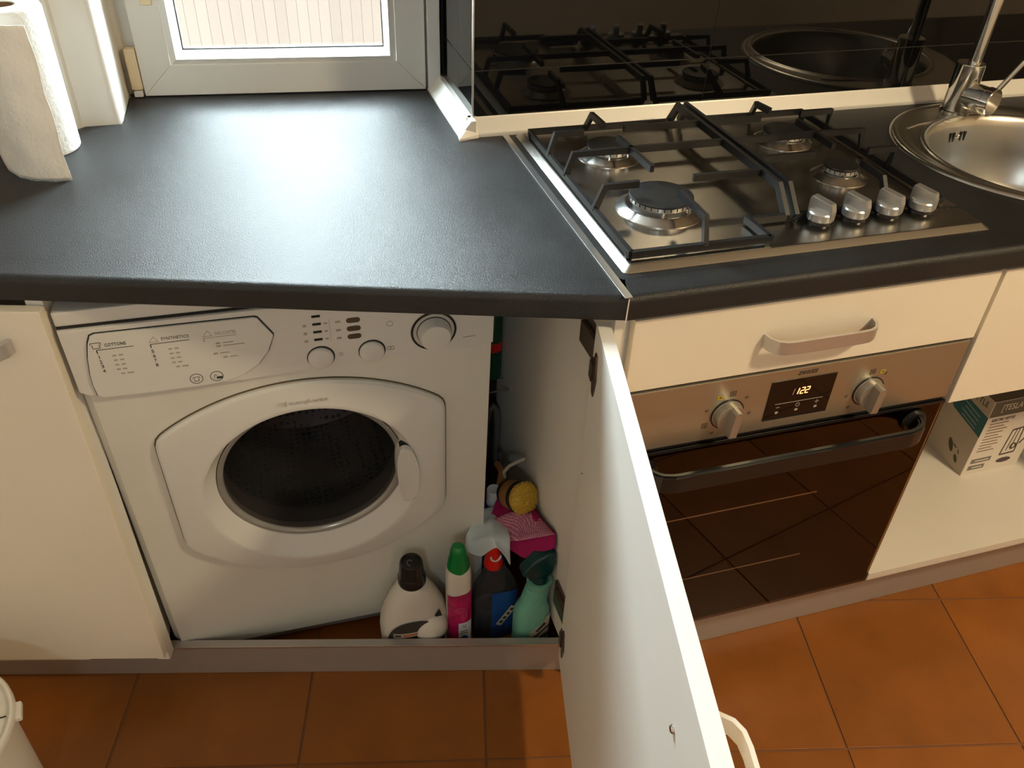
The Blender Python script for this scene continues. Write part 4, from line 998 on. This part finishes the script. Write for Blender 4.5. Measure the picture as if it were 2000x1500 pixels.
bm = bmn(); strip(bm, [ring_r(bm, 0.1522, -0.003), ring_r(bm, 0.150, -0.002), ring_r(bm, 0.144, -0.004), ring_r(bm, 0.1415, -0.010), ring_r(bm, 0.1415, -0.02)]); obj('glass_rim', bm, M_ringg, wdoor, M=FWM, angle=60)
bm = bmn(); strip(bm, [ring_r(bm, 0.1415, -0.008), ring_r(bm, 0.136, -0.016), ring_r(bm, 0.128, -0.045), ring_r(bm, 0.118, -0.075), ring_r(bm, 0.100, -0.088), ring_r(bm, 0.06, -0.096), ring_r(bm, 0.01, -0.098)]); obj('porthole_glass', bm, M_bowl, wdoor, M=FWM, angle=60)
bm = bmn(); strip(bm, [ring_r(bm, 0.153, -0.03), ring_r(bm, 0.150, -0.035), ring_r(bm, 0.145, -0.055), ring_r(bm, 0.150, -0.07), ring_r(bm, 0.162, -0.075), ring_r(bm, 0.165, -0.05)]); obj('gasket', bm, M_gask, wash, M=FWM, angle=60)
bm = bmn(); strip(bm, [ring_r(bm, 0.150, -0.072), ring_r(bm, 0.205, -0.085), ring_r(bm, 0.225, -0.10), ring_r(bm, 0.225, -0.36), ring_r(bm, 0.20, -0.385), ring_r(bm, 0.02, -0.385)]); drum = obj('drum', bm, M_drum, wash, M=FWM, angle=40)
for an in (80, 200, 320):
    bm = bmn(); a_ = math.radians(an); M_ = FWM @ Matrix.Translation((oc_, wc, 0)) @ Matrix.Rotation(a_, 4, 'Z')
    prism(bm, [(0.222, -0.028), (0.19, -0.010), (0.178, 0.0), (0.19, 0.010), (0.222, 0.028)], -0.36, -0.11, M_); obj('drum_paddle', bm, M_gask, drum)
hd = [(0.1405, 0.4600), (0.1480, 0.4740), (0.1615, 0.4700), (0.1700, 0.4480), (0.1748, 0.4200), (0.1740, 0.3900), (0.1700, 0.3620), (0.1655, 0.3480), (0.1500, 0.3460), (0.1425, 0.3640), (0.1385, 0.3950), (0.1375, 0.4300)]
def spline(P, m_=5):
    out = []; L_ = len(P)
    for i in range(L_):
        p0, p1, p2, p3 = (V3((*P[(i + q) % L_], 0)) for q in (-1, 0, 1, 2))
        for j in range(m_):
            t = j / m_
            v = 0.5 * (2 * p1 + (p2 - p0) * t + (2 * p0 - 5 * p1 + 4 * p2 - p3) * t * t + (3 * p1 - p0 - 3 * p2 + p3) * t ** 3)
            out.append((v.x, v.y))
    return out
hd = spline(hd)
bm = bmn(); prism(bm, [(0.156 + (x - 0.156) * 1.03 + 0.0006, 0.41 + (z - 0.41) * 1.006) for x, z in hd], 0.000, 0.0128); obj('handle_gap', bm, M_dark, wdoor, M=FWM, angle=0)
bm = bmn(); prism(bm, hd, -0.006, 0.0235, None, 0.004); obj('door_handle', bm, M_washd, wdoor, M=FWM, angle=50)
text('Q| margherita', FWM @ Matrix.Translation((0.0015, 0.6015, 0.0158)), 0.075, 0.0090, mat('embossed_print', (0.57, 0.555, 0.50), 0.5), wdoor, name='embossed_lettering', depth=0.0008)

# ------------------------------------------------------------------ cleaning things in the corner
def patch(bm, cx, cy, rx, ry, e, a0, a1, zlo, zhi, off_=0.0006, nx=14, nz=6):
    """curved label on a bottle; zlo / zhi functions of 0..1 across"""
    rows = []
    for j in range(nz + 1):
        row = []
        for i in range(nx + 1):
            f = i / nx; t = math.radians(a0 + (a1 - a0) * f); c, s = math.cos(t), math.sin(t)
            z = zlo(f) + (zhi(f) - zlo(f)) * j / nz
            row.append((cx + (rx + off_) * math.copysign(abs(c) ** (2 / e), c), cy + (ry + off_) * math.copysign(abs(s) ** (2 / e), s), z))
        rows.append(row)
    grid(bm, rows)

# laundry liquid
lx, ly = -0.281, 0.1500
lt = thing('detergent_bottle', 'white detergent bottle with black screw cap, in front of the washing machine', 'bottle', (lx, ly, 0))
bm = bmn(); loft(bm, [(lx, ly, 0.0005, 0.058, 0.032, 2.6), (lx, ly, 0.006, 0.064, 0.037, 2.6), (lx, ly, 0.03, 0.0665, 0.0385, 2.6), (lx, ly, 0.085, 0.067, 0.0385, 2.5), (lx, ly, 0.115, 0.064, 0.037, 2.4), (lx, ly, 0.140, 0.056, 0.035, 2.3), (lx, ly, 0.165, 0.045, 0.033, 2.2), (lx, ly, 0.183, 0.035, 0.030, 2), (lx, ly, 0.192, 0.0285, 0.0275, 2), (lx, ly, 0.196, 0.024, 0.024, 2), (lx, ly, 0.204, 0.023, 0.023, 2)], 44)
obj('bottle_body', bm, M_hdpe, lt, angle=60)
bm = bmn(); lathe(bm, [(0, 0.197), (0.0255, 0.197), (0.0265, 0.200), (0.0265, 0.213), (0.0235, 0.218), (0.0230, 0.222), (0.0235, 0.225), (0.0215, 0.250), (0.0195, 0.2535), (0.0165, 0.2535), (0.0150, 0.2505), (0, 0.2505)], 40, Matrix.Translation((lx, ly, 0))); cap = obj('screw_cap', bm, M_bplas, lt)
bm = bmn(); tube(bm, [(lx + 0.004 * k / 3 * math.cos(k * 0.55), ly + 0.004 * k / 3 * math.sin(k * 0.55), 0.2512) for k in range(1, 9)], 0.0012, 6); obj('cap_swirl', bm, M_hose, cap)
bm = bmn(); patch(bm, lx, ly, 0.0672, 0.0387, 2.5, 213, 318, lambda f: 0.012, lambda f: 0.062 + 0.062 * math.sin(PI * min(1, f * 1.05)) ** 0.6); obj('label', bm, M_ink, lt, angle=60)
bm = bmn(); patch(bm, lx, ly, 0.0672, 0.0387, 2.5, 232, 292, lambda f: 0.082, lambda f: 0.094, 0.0012); lw = obj('label', bm, M_cream, lt, angle=60, label='pale name strip on the black label')
bm = bmn(); patch(bm, lx, ly, 0.0672, 0.0387, 2.5, 250, 288, lambda f: 0.0850, lambda f: 0.0910, 0.0017, 16); obj('name_print', bm, mat('salmon_print', (0.45, 0.14, 0.08), 0.5), lw, angle=60, kind='stuff')
bm = bmn(); patch(bm, lx, ly, 0.0672, 0.0387, 2.5, 234, 247, lambda f: 0.0850, lambda f: 0.0910, 0.0017, 6); obj('name_print', bm, M_ink, lw, angle=60, kind='stuff')
bm = bmn(); bmesh.ops.create_uvsphere(bm, u_segments=28, v_segments=16, radius=1.0)
bmesh.ops.transform(bm, matrix=Matrix.Translation((-0.2540, 0.1245, 0.084)) @ Matrix.Rotation(math.radians(10), 4, 'Y') @ Matrix.Diagonal((0.0345, 0.0265, 0.036, 1)), verts=bm.verts); obj('grip_bulge', bm, M_hdpe, lt, angle=60)
bm = bmn(); prism(bm, [(-0.007, -0.004), (0.006, -0.006), (0.003, 0.007)], 0, 0.006, basis((-0.2400, 0.1130, 0.1345), (1, 0.15, 0), (0, 0.25, 1)) @ Matrix.Translation((0, 0, -0.002))); obj('grip_hole', bm, M_dark, lt)

# fabric softener / toilet cleaner with green cap
sx_, sy_ = -0.196, 0.1310
st = thing('cleaner_bottle', 'slim white cleaner bottle with green cap and pink label', 'bottle', (sx_, sy_, 0))
bm = bmn(); loft(bm, [(sx_, sy_, 0.0005, 0.021, 0.018, 2.6), (sx_, sy_, 0.005, 0.0245, 0.0215, 2.6), (sx_, sy_, 0.10, 0.0245, 0.0215, 2.6), (sx_, sy_, 0.19, 0.0240, 0.0215, 2.5), (sx_, sy_, 0.215, 0.0240, 0.0215, 2.4), (sx_, sy_, 0.232, 0.0225, 0.0205, 2.2), (sx_, sy_, 0.240, 0.0195, 0.019, 2)], 36); obj('bottle_body', bm, M_hdpe, st, angle=60)
bm = bmn(); loft(bm, [(sx_, sy_, 0.232, 0.0210, 0.0205, 2), (sx_, sy_, 0.238, 0.0215, 0.021, 2), (sx_, sy_, 0.258, 0.0190, 0.0185, 2), (sx_, sy_, 0.262, 0.0172, 0.0170, 2), (sx_, sy_, 0.280, 0.0150, 0.0150, 2), (sx_, sy_, 0.289, 0.0115, 0.0115, 2), (sx_, sy_, 0.293, 0.005, 0.005, 2)], 32); obj('cap', bm, M_green, st, angle=60)
bm = bmn(); patch(bm, sx_, sy_, 0.0245, 0.0215, 2.6, 200, 335, lambda f: 0.02, lambda f: 0.172 + 0.008 * f); obj('label', bm, M_pinkl, st, angle=60)
bm = bmn()
for k in range(3):
    r = 0.006 + k * 0.005
    tube(bm, [(sx_ - 0.005 + r * math.cos(t), sy_ - 0.0232, 0.120 + r * 1.2 * math.sin(t)) for t in [math.radians(-70 + 28 * q) for q in range(8)]], 0.0006, 5)
obj('rose_print', bm, mat('light_pink_print', (0.60, 0.10, 0.22), 0.4), st, kind='stuff')
bm = bmn(); patch(bm, sx_, sy_, 0.0245, 0.0215, 2.6, 262, 322, lambda f: 0.02, lambda f: 0.092, 0.0012); sl = obj('white_panel', bm, M_bluecap, st, angle=60)
text('U', basis((sx_ + 0.006, sy_ - 0.0228, 0.082), (1, 0, 0), (0, 0, 1)), 0.006, 0.008, M_ink, st)
bm = bmn()
for z in (0.066, 0.060): box(bm, sx_ - 0.002, sx_ + 0.012, sy_ - 0.0233, sy_ - 0.0228, z, z + 0.0012)
obj('small_print', bm, M_ink, st, angle=0, kind='stuff')
bm = bmn(); lathe(bm, [(0, 0), (0.0075, 0), (0.0075, 0.0004), (0, 0.0004)], 20, basis((sx_ + 0.006, sy_ - 0.0228, 0.043), (1, 0, 0), (0, 0, 1)) @ Matrix.Diagonal((1, 1.3, 1, 1))); obj('round_seal', bm, M_blue, st, angle=0)

# smoky spray bottle with red nozzle
cx_, cy_ = -0.1205, 0.1420
ct_ = thing('spray_bottle', 'smoky clear spray bottle with a red nozzle and blue label', 'bottle', (cx_, cy_, 0))
bm = bmn(); loft(bm, [(cx_, cy_, 0.0005, 0.040, 0.020, 3), (cx_, cy_, 0.005, 0.0445, 0.0235, 3), (cx_, cy_, 0.12, 0.0455, 0.0235, 2.8), (cx_, cy_, 0.150, 0.0430, 0.0225, 2.5), (cx_, cy_, 0.180, 0.0280, 0.0200, 2.2), (cx_, cy_, 0.198, 0.0185, 0.0165, 2), (cx_, cy_, 0.207, 0.0165, 0.0155, 2)], 40); obj('bottle_body', bm, M_clear, ct_, angle=60)
bm = bmn(); loft(bm, [(cx_, cy_, 0.012, 0.041, 0.0205, 3), (cx_, cy_, 0.075, 0.0415, 0.0205, 3), (cx_, cy_, 0.095, 0.0405, 0.020, 3)], 30); obj('liquid', bm, mat('dark_liquid', (0.05, 0.055, 0.065), 0.2), ct_, angle=60)
bm = bmn(); lathe(bm, [(0, 0.207), (0.018, 0.207), (0.0188, 0.210), (0.018, 0.221), (0.0158, 0.229), (0.0135, 0.245), (0.0115, 0.262), (0.0080, 0.270), (0, 0.272)], 28, Matrix.Translation((cx_ - 0.004, cy_, 0))); noz = obj('nozzle', bm, M_red, ct_, angle=60)
bm = bmn(); tube(bm, [(cx_ - 0.004 + 0.0095 * math.cos(t), cy_ - 0.0150 + 0.0045 * (1 - abs(math.sin(t))) * 0 - 0.0005 * math.sin(t), 0.245 + 0.013 * math.sin(t)) for t in [math.radians(180 + 15 * q) for q in range(13)]], 0.0019, 8); obj('white_arch', bm, M_bluecap, noz)
bm = bmn(); patch(bm, cx_, cy_, 0.0455, 0.0238, 2.9, 262, 345, lambda f: 0.012, lambda f: 0.150 - 0.012 * f, 0.0006, 18); obj('label', bm, M_blue, ct_, angle=60)
bm = bmn(); bar(bm, (-0.118, 0.1165, 0.050), (-0.086, 0.1180, 0.098), 0.013, 0.0006, V3((0, 1, 0))); lb = obj('label', bm, M_cream, ct_, angle=0, label='pale diagonal name flash')
bm = bmn()
for k in range(4):
    f = 0.12 + k * 0.22; p = V3((-0.118, 0.1160, 0.050)).lerp(V3((-0.086, 0.1175, 0.098)), f); q = V3((-0.118, 0.1160, 0.050)).lerp(V3((-0.086, 0.1175, 0.098)), f + 0.12)
    bar(bm, p, q, 0.006, 0.0005, V3((0, 1, 0)))
obj('name_print', bm, M_ink, lb, angle=0, kind='stuff')

# mint trigger spray
mx_, my_ = -0.0590, 0.0885
mt = thing('spray_bottle', 'mint green spray bottle with a dark teal trigger beside the door hinge', 'bottle', (mx_, my_, 0))
ms = -0.001
bm = bmn(); loft(bm, [(mx_ + ms, my_, 0.0005, 0.031, 0.022, 2.6), (mx_ + ms, my_, 0.005, 0.0355, 0.027, 2.6), (mx_ + ms, my_, 0.10, 0.0360, 0.027, 2.5), (mx_ + ms, my_, 0.122, 0.0345, 0.026, 2.4), (mx_ + ms, my_, 0.135, 0.0300, 0.024, 2.2), (mx_ + ms + 0.002, my_, 0.142, 0.0262, 0.0225, 2), (mx_ + ms + 0.006, my_, 0.168, 0.0228, 0.0205, 2), (mx_ + ms + 0.010, my_, 0.190, 0.0222, 0.020, 2), (mx_ + ms + 0.0115, my_, 0.196, 0.0248, 0.0225, 2), (mx_ + ms + 0.0115, my_, 0.201, 0.0250, 0.0225, 2), (mx_ + ms + 0.0115, my_, 0.2025, 0.0175, 0.0165, 2)], 40); obj('bottle_body', bm, M_mint, mt, angle=50)
bm = bmn()
for k in range(7):
    zz = 0.148 + k * 0.0055; f_ = (zz - 0.142) / 0.05
    lathe(bm, [(0.0262 - 0.0040 * f_ - 0.0015, zz), (0.0262 - 0.0040 * f_ + 0.0006, zz + 0.0012), (0.0262 - 0.0040 * f_ - 0.0015, zz + 0.0024)], 32, Matrix.Translation((mx_ + ms + 0.002 + 0.008 * f_, my_, 0)) @ Matrix.Diagonal((1, 0.88, 1, 1)))
obj('neck_ribs', bm, M_mint, mt, kind='stuff')
hx_ = mx_ + ms + 0.0115
bm = bmn(); lathe(bm, [(0, 0.1995), (0.0165, 0.1995), (0.0170, 0.215), (0.0155, 0.222), (0, 0.222)], 26, Matrix.Translation((hx_, my_, 0))); trg = obj('trigger_head', bm, M_tealp, mt)
HMx = basis((hx_, my_ + 0.013, 0.0), (1, 0, 0), (0, 0, 1))
bm = bmn(); prism(bm, [(-0.0375, 0.231), (-0.020, 0.223), (-0.014, 0.217), (0.0150, 0.217), (0.0200, 0.232), (0.0245, 0.258), (0.0250, 0.276), (0.010, 0.281), (-0.010, 0.271), (-0.026, 0.253), (-0.0365, 0.240)], 0.0, 0.026, HMx, 0.006); obj('nozzle_shroud', bm, M_tealp, trg, angle=50)
bm = bmn(); patch(bm, mx_ + ms, my_, 0.0360, 0.027, 2.5, 258, 356, lambda f: 0.012, lambda f: 0.080 + 0.036 * min(1, f * 2.0), 0.0006, 16); obj('label', bm, M_cream, mt, angle=60)
bm = bmn()
for a_, b_, t_ in (((-0.057, 0.080), (-0.040, 0.101), 0.0055), ((-0.064, 0.060), (-0.032, 0.093), 0.0036), ((-0.060, 0.044), (-0.034, 0.070), 0.0060)):
    bar(bm, (a_[0], my_ - 0.0284, a_[1]), (b_[0], my_ - 0.0278, b_[1]), t_, 0.0006, V3((0, 1, 0)))
obj('label_print', bm, M_ink, mt, angle=0, kind='stuff')

# blue bottle with a white cap further back
bx, by = -0.0945, 0.252
bt = thing('cleaner_bottle', 'blue bottle with a ribbed white cap behind the cloths', 'bottle', (bx, by, 0))
bm = bmn(); loft(bm, [(bx, by, 0.0005, 0.027, 0.027, 2), (bx, by, 0.005, 0.030, 0.030, 2), (bx, by, 0.22, 0.030, 0.030, 2), (bx, by, 0.245, 0.024, 0.024, 2), (bx, by, 0.258, 0.014, 0.014, 2)], 30); obj('bottle_body', bm, M_blue, bt, angle=60)
bm = bmn(); lathe(bm, [(0, 0.258), (0.0148, 0.258), (0.0152, 0.262), (0.0148, 0.292), (0.0135, 0.2945), (0.011, 0.2935), (0, 0.2935)], 30, Matrix.Translation((bx, by, 0))); obj('cap', bm, M_bluecap, bt)

# cloths
def cloth(name, rows, m, label, thick=0.002, sub=3, wob=0.004, seed=0):
    bm = bmn(); grid(bm, rows)
    bmesh.ops.subdivide_edges(bm, edges=bm.edges[:], cuts=3, use_grid_fill=True, smooth=0.9)
    for v in bm.verts:
        v.co += V3((noise.noise(v.co * 28 + V3((seed, 0, 0))), noise.noise(v.co * 30 + V3((0, seed, 5))), noise.noise(v.co * 26 + V3((9, 0, seed))))) * wob
        v.co.x = min(v.co.x, -0.0235)
    o = obj(name, bm, m, None, angle=180)
    s = o.modifiers.new('thick', 'SOLIDIFY'); s.thickness = thick; s.offset = 0
    s2 = o.modifiers.new('smooth', 'SUBSURF'); s2.levels = 1; s2.render_levels = 1
    return o
wc_rows = [[(-0.1265, 0.220, 0.282), (-0.112, 0.232, 0.268), (-0.096, 0.235, 0.266), (-0.082, 0.225, 0.262)],
           [(-0.170, 0.180, 0.262), (-0.140, 0.184, 0.268), (-0.114, 0.196, 0.275), (-0.086, 0.188, 0.268)],
           [(-0.173, 0.170, 0.250), (-0.148, 0.155, 0.268), (-0.127, 0.142, 0.284), (-0.096, 0.134, 0.276)],
           [(-0.172, 0.156, 0.238), (-0.149, 0.140, 0.231), (-0.123, 0.124, 0.278), (-0.099, 0.113, 0.222)]]
o = cloth('cleaning_cloth', wc_rows, M_bluew, 'w', seed=3); tag(o, 'pale blue-white rag draped over the bottles', 'cloth')
pk = [[(-0.0895, 0.237, 0.286), (-0.072, 0.232, 0.283), (-0.052, 0.226, 0.284), (-0.034, 0.212, 0.280)],
      [(-0.125, 0.197, 0.262), (-0.092, 0.196, 0.278), (-0.062, 0.195, 0.287), (-0.031, 0.180, 0.286)],
      [(-0.131, 0.189, 0.256), (-0.104, 0.150, 0.258), (-0.076, 0.138, 0.264), (-0.0255, 0.087, 0.322)],
      [(-0.124, 0.186, 0.247), (-0.102, 0.145, 0.245), (-0.078, 0.109, 0.246), (-0.0245, 0.080, 0.292)]]
o = cloth('cleaning_cloth', pk, M_pinkc, 'p', seed=8, wob=0.006); tag(o, 'magenta microfibre cloth with a net panel on the pile', 'cloth')
bm = bmn()
up_ = V3((-0.003, -0.005, 0.005))
nr = [[V3(p) + up_ for p in pk[1]], [(V3(a) + V3(b)) / 2 + up_ * 0.8 + V3((0, 0, -0.002)) for a, b in zip(pk[1], pk[2])], [V3(p) + up_ for p in pk[2]]]
grid(bm, nr); bmesh.ops.subdivide_edges(bm, edges=bm.edges[:], cuts=3, use_grid_fill=True, smooth=0.9)
for v in bm.verts: v.co.x = min(v.co.x, -0.0235)
net = obj('net_panel', bm, M_net, o, angle=180, label='pale pink open net side')
s = net.modifiers.new('thick', 'SOLIDIFY'); s.thickness = 0.0008

# dish brush
hb = V3((-0.0635, 0.226, 0.297)); ax = V3((0.30, -0.80, 0.44)).normalized(); s_, u_ = frame_of(ax)
BMx = Matrix(((s_.x, u_.x, ax.x, hb.x), (s_.y, u_.y, ax.y, hb.y), (s_.z, u_.z, ax.z, hb.z), (0, 0, 0, 1)))
BMx = BMx if BMx.determinant() > 0 else Matrix(((u_.x, s_.x, ax.x, hb.x), (u_.y, s_.y, ax.y, hb.y), (u_.z, s_.z, ax.z, hb.z), (0, 0, 0, 1)))
BMx = BMx @ Matrix.Scale(1.28, 4)
brt = thing('dish_brush', 'wooden dish brush with yellow bristles on the cloths', 'brush', hb - V3((0, 0, 0.02)))
bm = bmn(); lathe(bm, [(0, -0.012), (0.018, -0.012), (0.0225, -0.006), (0.0235, 0.008), (0.0235, 0.016), (0, 0.016)], 30, BMx); obj('brush_head', bm, M_wood, brt, angle=50)
bm = bmn(); lathe(bm, [(0, 0.0155), (0.0242, 0.0155), (0.0247, 0.018), (0.0240, 0.0225), (0, 0.0225)], 30, BMx); lathe(bm, [(0, -0.0175), (0.019, -0.0175), (0.020, -0.015), (0.0195, -0.0115), (0, -0.0115)], 30, BMx); obj('black_band', bm, M_rub, brt)
bm = bmn()
lathe(bm, [(0.0218, 0.021), (0.0235, 0.026), (0.0225, 0.031), (0.017, 0.0345), (0.009, 0.0365), (0, 0.037)], 30, BMx)
for k in range(420):
    f = math.sqrt((k + 0.5) / 420); t = k * 2.399963; r0 = 0.0215 * f
    p = V3((r0 * math.cos(t), r0 * math.sin(t), 0.021)); L_ = 0.0185 - 0.0075 * f * f
    d = V3((r0 * math.cos(t) * 14, r0 * math.sin(t) * 14, 0.8)).normalized() + V3((random.uniform(-.12, .12), random.uniform(-.12, .12), 0))
    tube(bm, [BMx @ p, BMx @ (p + d.normalized() * L_)], 0.0011, 5)
for v in bm.verts: v.co.x = min(v.co.x, -0.0212)
obj('bristles', bm, M_bris, brt, kind='stuff')
bm = bmn(); tube(bm, [BMx @ V3((0, 0, -0.012)), BMx @ V3((0.004, 0.004, -0.030)), (-0.066, 0.292, 0.296), (-0.066, 0.330, 0.285)], [0.013, 0.010, 0.008, 0.007], 14); obj('handle', bm, M_wood, brt)
bm = bmn(); tube(bm, [(-0.066, 0.275, 0.298), (-0.070, 0.270, 0.318), (-0.060, 0.268, 0.334), (-0.042, 0.268, 0.342), (-0.028, 0.272, 0.342)], 0.0035, 8); obj('hanging_loop', bm, M_cream, brt)

# things in the dark gap behind
wr_ = thing('wire_shelf', 'thin wire shelf fixed in the dark gap beside the machine', 'shelf', (-0.04, 0.44, 0.40))
bm = bmn(); tube(bm, [(-0.0205, 0.415, 0.405), (-0.062, 0.415, 0.405), (-0.066, 0.42, 0.412), (-0.066, 0.50, 0.412), (-0.0205, 0.505, 0.405)], 0.0022, 8); tube(bm, [(-0.0205, 0.455, 0.405), (-0.066, 0.455, 0.408)], 0.0018, 8); obj('wire_rods', bm, M_hose, wr_)
gt = thing('canister', 'dark green canister with a red band in the gap beside the machine', 'canister', (-0.042, 0.462, 0.4085))
GM = Matrix.Translation((-0.043, 0.462, 0.4108))
bm = bmn(); lathe(bm, [(0, 0), (0.0175, 0), (0.0185, 0.003), (0.0185, 0.150), (0.014, 0.165), (0.008, 0.170), (0.008, 0.185), (0, 0.185)], 26, GM); obj('canister_body', bm, M_fgreen, gt)
bm = bmn(); lathe(bm, [(0.0187, 0.070), (0.0192, 0.071), (0.0192, 0.090), (0.0187, 0.091)], 26, GM); obj('red_band', bm, M_red, gt)
bm = bmn(); tube(bm, [(-0.058, 0.47, 0.009), (-0.057, 0.462, 0.06), (-0.057, 0.456, 0.20), (-0.056, 0.455, 0.29), (-0.050, 0.455, 0.325), (-0.042, 0.455, 0.335), (-0.034, 0.455, 0.322), (-0.031, 0.455, 0.28), (-0.032, 0.456, 0.18), (-0.036, 0.47, 0.06), (-0.04, 0.49, 0.009)], 0.0075, 12)
tag(obj('drain_hose', bm, M_hose), 'grey drain hose looped upright in the dark gap', 'hose')

# ------------------------------------------------------------------ paper towel roll on the worktop
pr = thing('paper_towel_roll', 'white kitchen paper roll standing on the left end of the worktop', 'paper roll', (-0.7745, 0.6035, HC))
PM = Matrix.Translation((-0.7745, 0.6035, HC))
bm = bmn(); lathe(bm, [(0.0205, 0.0005), (0.0545, 0.0005), (0.0560, 0.003), (0.0560, 0.214), (0.0535, 0.2195), (0.024, 0.2205), (0.0205, 0.219)], 56, PM, True); obj('roll', bm, M_paper, pr, angle=50)
bm = bmn(); lathe(bm, [(0.0185, 0.001), (0.0204, 0.001), (0.0204, 0.2185), (0.0185, 0.2185)], 36, PM, True); obj('cardboard_core', bm, M_card, pr, angle=50)
bm = bmn()
plan = [(-0.8170, 0.645), (-0.8295, 0.615), (-0.8315, 0.585), (-0.8260, 0.550), (-0.8120, 0.515), (-0.7920, 0.486), (-0.7680, 0.4680), (-0.7420, 0.4605), (-0.7180, 0.4600)]
rows = []
for j in range(13):
    zz = HC + 0.0008 + 0.2235 * j / 12
    rows.append([(x + 0.0012 * math.sin(j * 1.3 + i), y + 0.0012 * math.cos(j * 1.7 + i * 2) + (random.uniform(-0.0012, 0.0012) if i == 8 else 0), zz) for i, (x, y) in enumerate(plan)])
grid(bm, rows); bmesh.ops.subdivide_edges(bm, edges=bm.edges[:], cuts=2, use_grid_fill=True, smooth=0.8)
ls = obj('loose_sheet', bm, M_paper, pr, angle=180, label='loose sheet hanging off the roll with a torn edge')
s = ls.modifiers.new('thick', 'SOLIDIFY'); s.thickness = 0.0008

# ------------------------------------------------------------------ round white bin at the lower left edge
bn = thing('pedal_bin', 'round white bin on the floor in front of the closed cabinet', 'bin', (-1.047, 0.005, 0))
BN = Matrix.Translation((-1.047, 0.005, 0))
bm = bmn(); lathe(bm, [(0, 0.0005), (0.105, 0.0005), (0.108, 0.004), (0.112, 0.232), (0, 0.232)], 56, BN); obj('bin_body', bm, M_binw, bn)
bm = bmn(); lathe(bm, [(0.0, 0.233), (0.121, 0.233), (0.1235, 0.237), (0.1235, 0.246), (0.121, 0.250), (0.117, 0.2505), (0.1145, 0.247), (0.1135, 0.243), (0.110, 0.2425), (0.06, 0.246), (0, 0.247)], 56, BN); bl_ = obj('lid', bm, M_binw, bn, angle=40)
bm = bmn(); bar(bm, (-1.14, -0.02, 0.2462), (-0.937, 0.014, 0.2437), 0.0012, 0.002); obj('lid_split', bm, M_dark, bl_, angle=0)
bm = bmn(); box(bm, -0.0045, 0.0065, -0.016, 0.016, 0.232, 0.243, 0.003, Matrix.Translation((-0.9235, 0.022, 0)) @ Matrix.Rotation(0.14, 4, 'Z')); obj('lid_hinge', bm, M_binw, bl_)

# ------------------------------------------------------------------ the lamp of the room
lm = thing('ceiling_lamp', 'round warm ceiling lamp of the kitchen', 'lamp', (LAMP[0], LAMP[1], RT))
bm = bmn(); lathe(bm, [(0, 0), (0.17, 0), (0.17, -0.03), (0, -0.03)], 40, Matrix.Translation((LAMP[0], LAMP[1], RT))); obj('lamp_base', bm, M_pvc, lm)
bm = bmn(); lathe(bm, [(0.155, -0.03), (0.15, -0.08), (0.12, -0.12), (0.06, -0.145), (0, -0.15)], 40, Matrix.Translation((LAMP[0], LAMP[1], RT))); obj('lamp_diffuser', bm, M_lampm, lm)

# daylight enters through the window: a portal guides the sampling of the sky
ctr = WMx @ V3((0.2635, HC + ZW1 / 2, -0.05))
pt = area_light('window_portal', ctr, (0, 0, 0), 0.40, 1.34, 1, (1, 1, 1), portal=True)
pt.matrix_world = Matrix.Translation(ctr) @ Matrix(((-wx.x, 0, wn.x, 0), (-wx.y, 0, wn.y, 0), (0, 1, 0, 0), (0, 0, 0, 1)))

c2 = V3(((X2 + X3) / 2, -2.63, (Z2 + Z3) / 2))
pt2 = area_light('window_portal', c2, (0, 0, 0), X3 - X2, Z3 - Z2, 1, (1, 1, 1), portal=True)  # sky portal of the added fill opening
pt2.matrix_world = Matrix.Translation(c2) @ Matrix(((1, 0, 0, 0), (0, 0, -1, 0), (0, 1, 0, 0), (0, 0, 0, 1)))
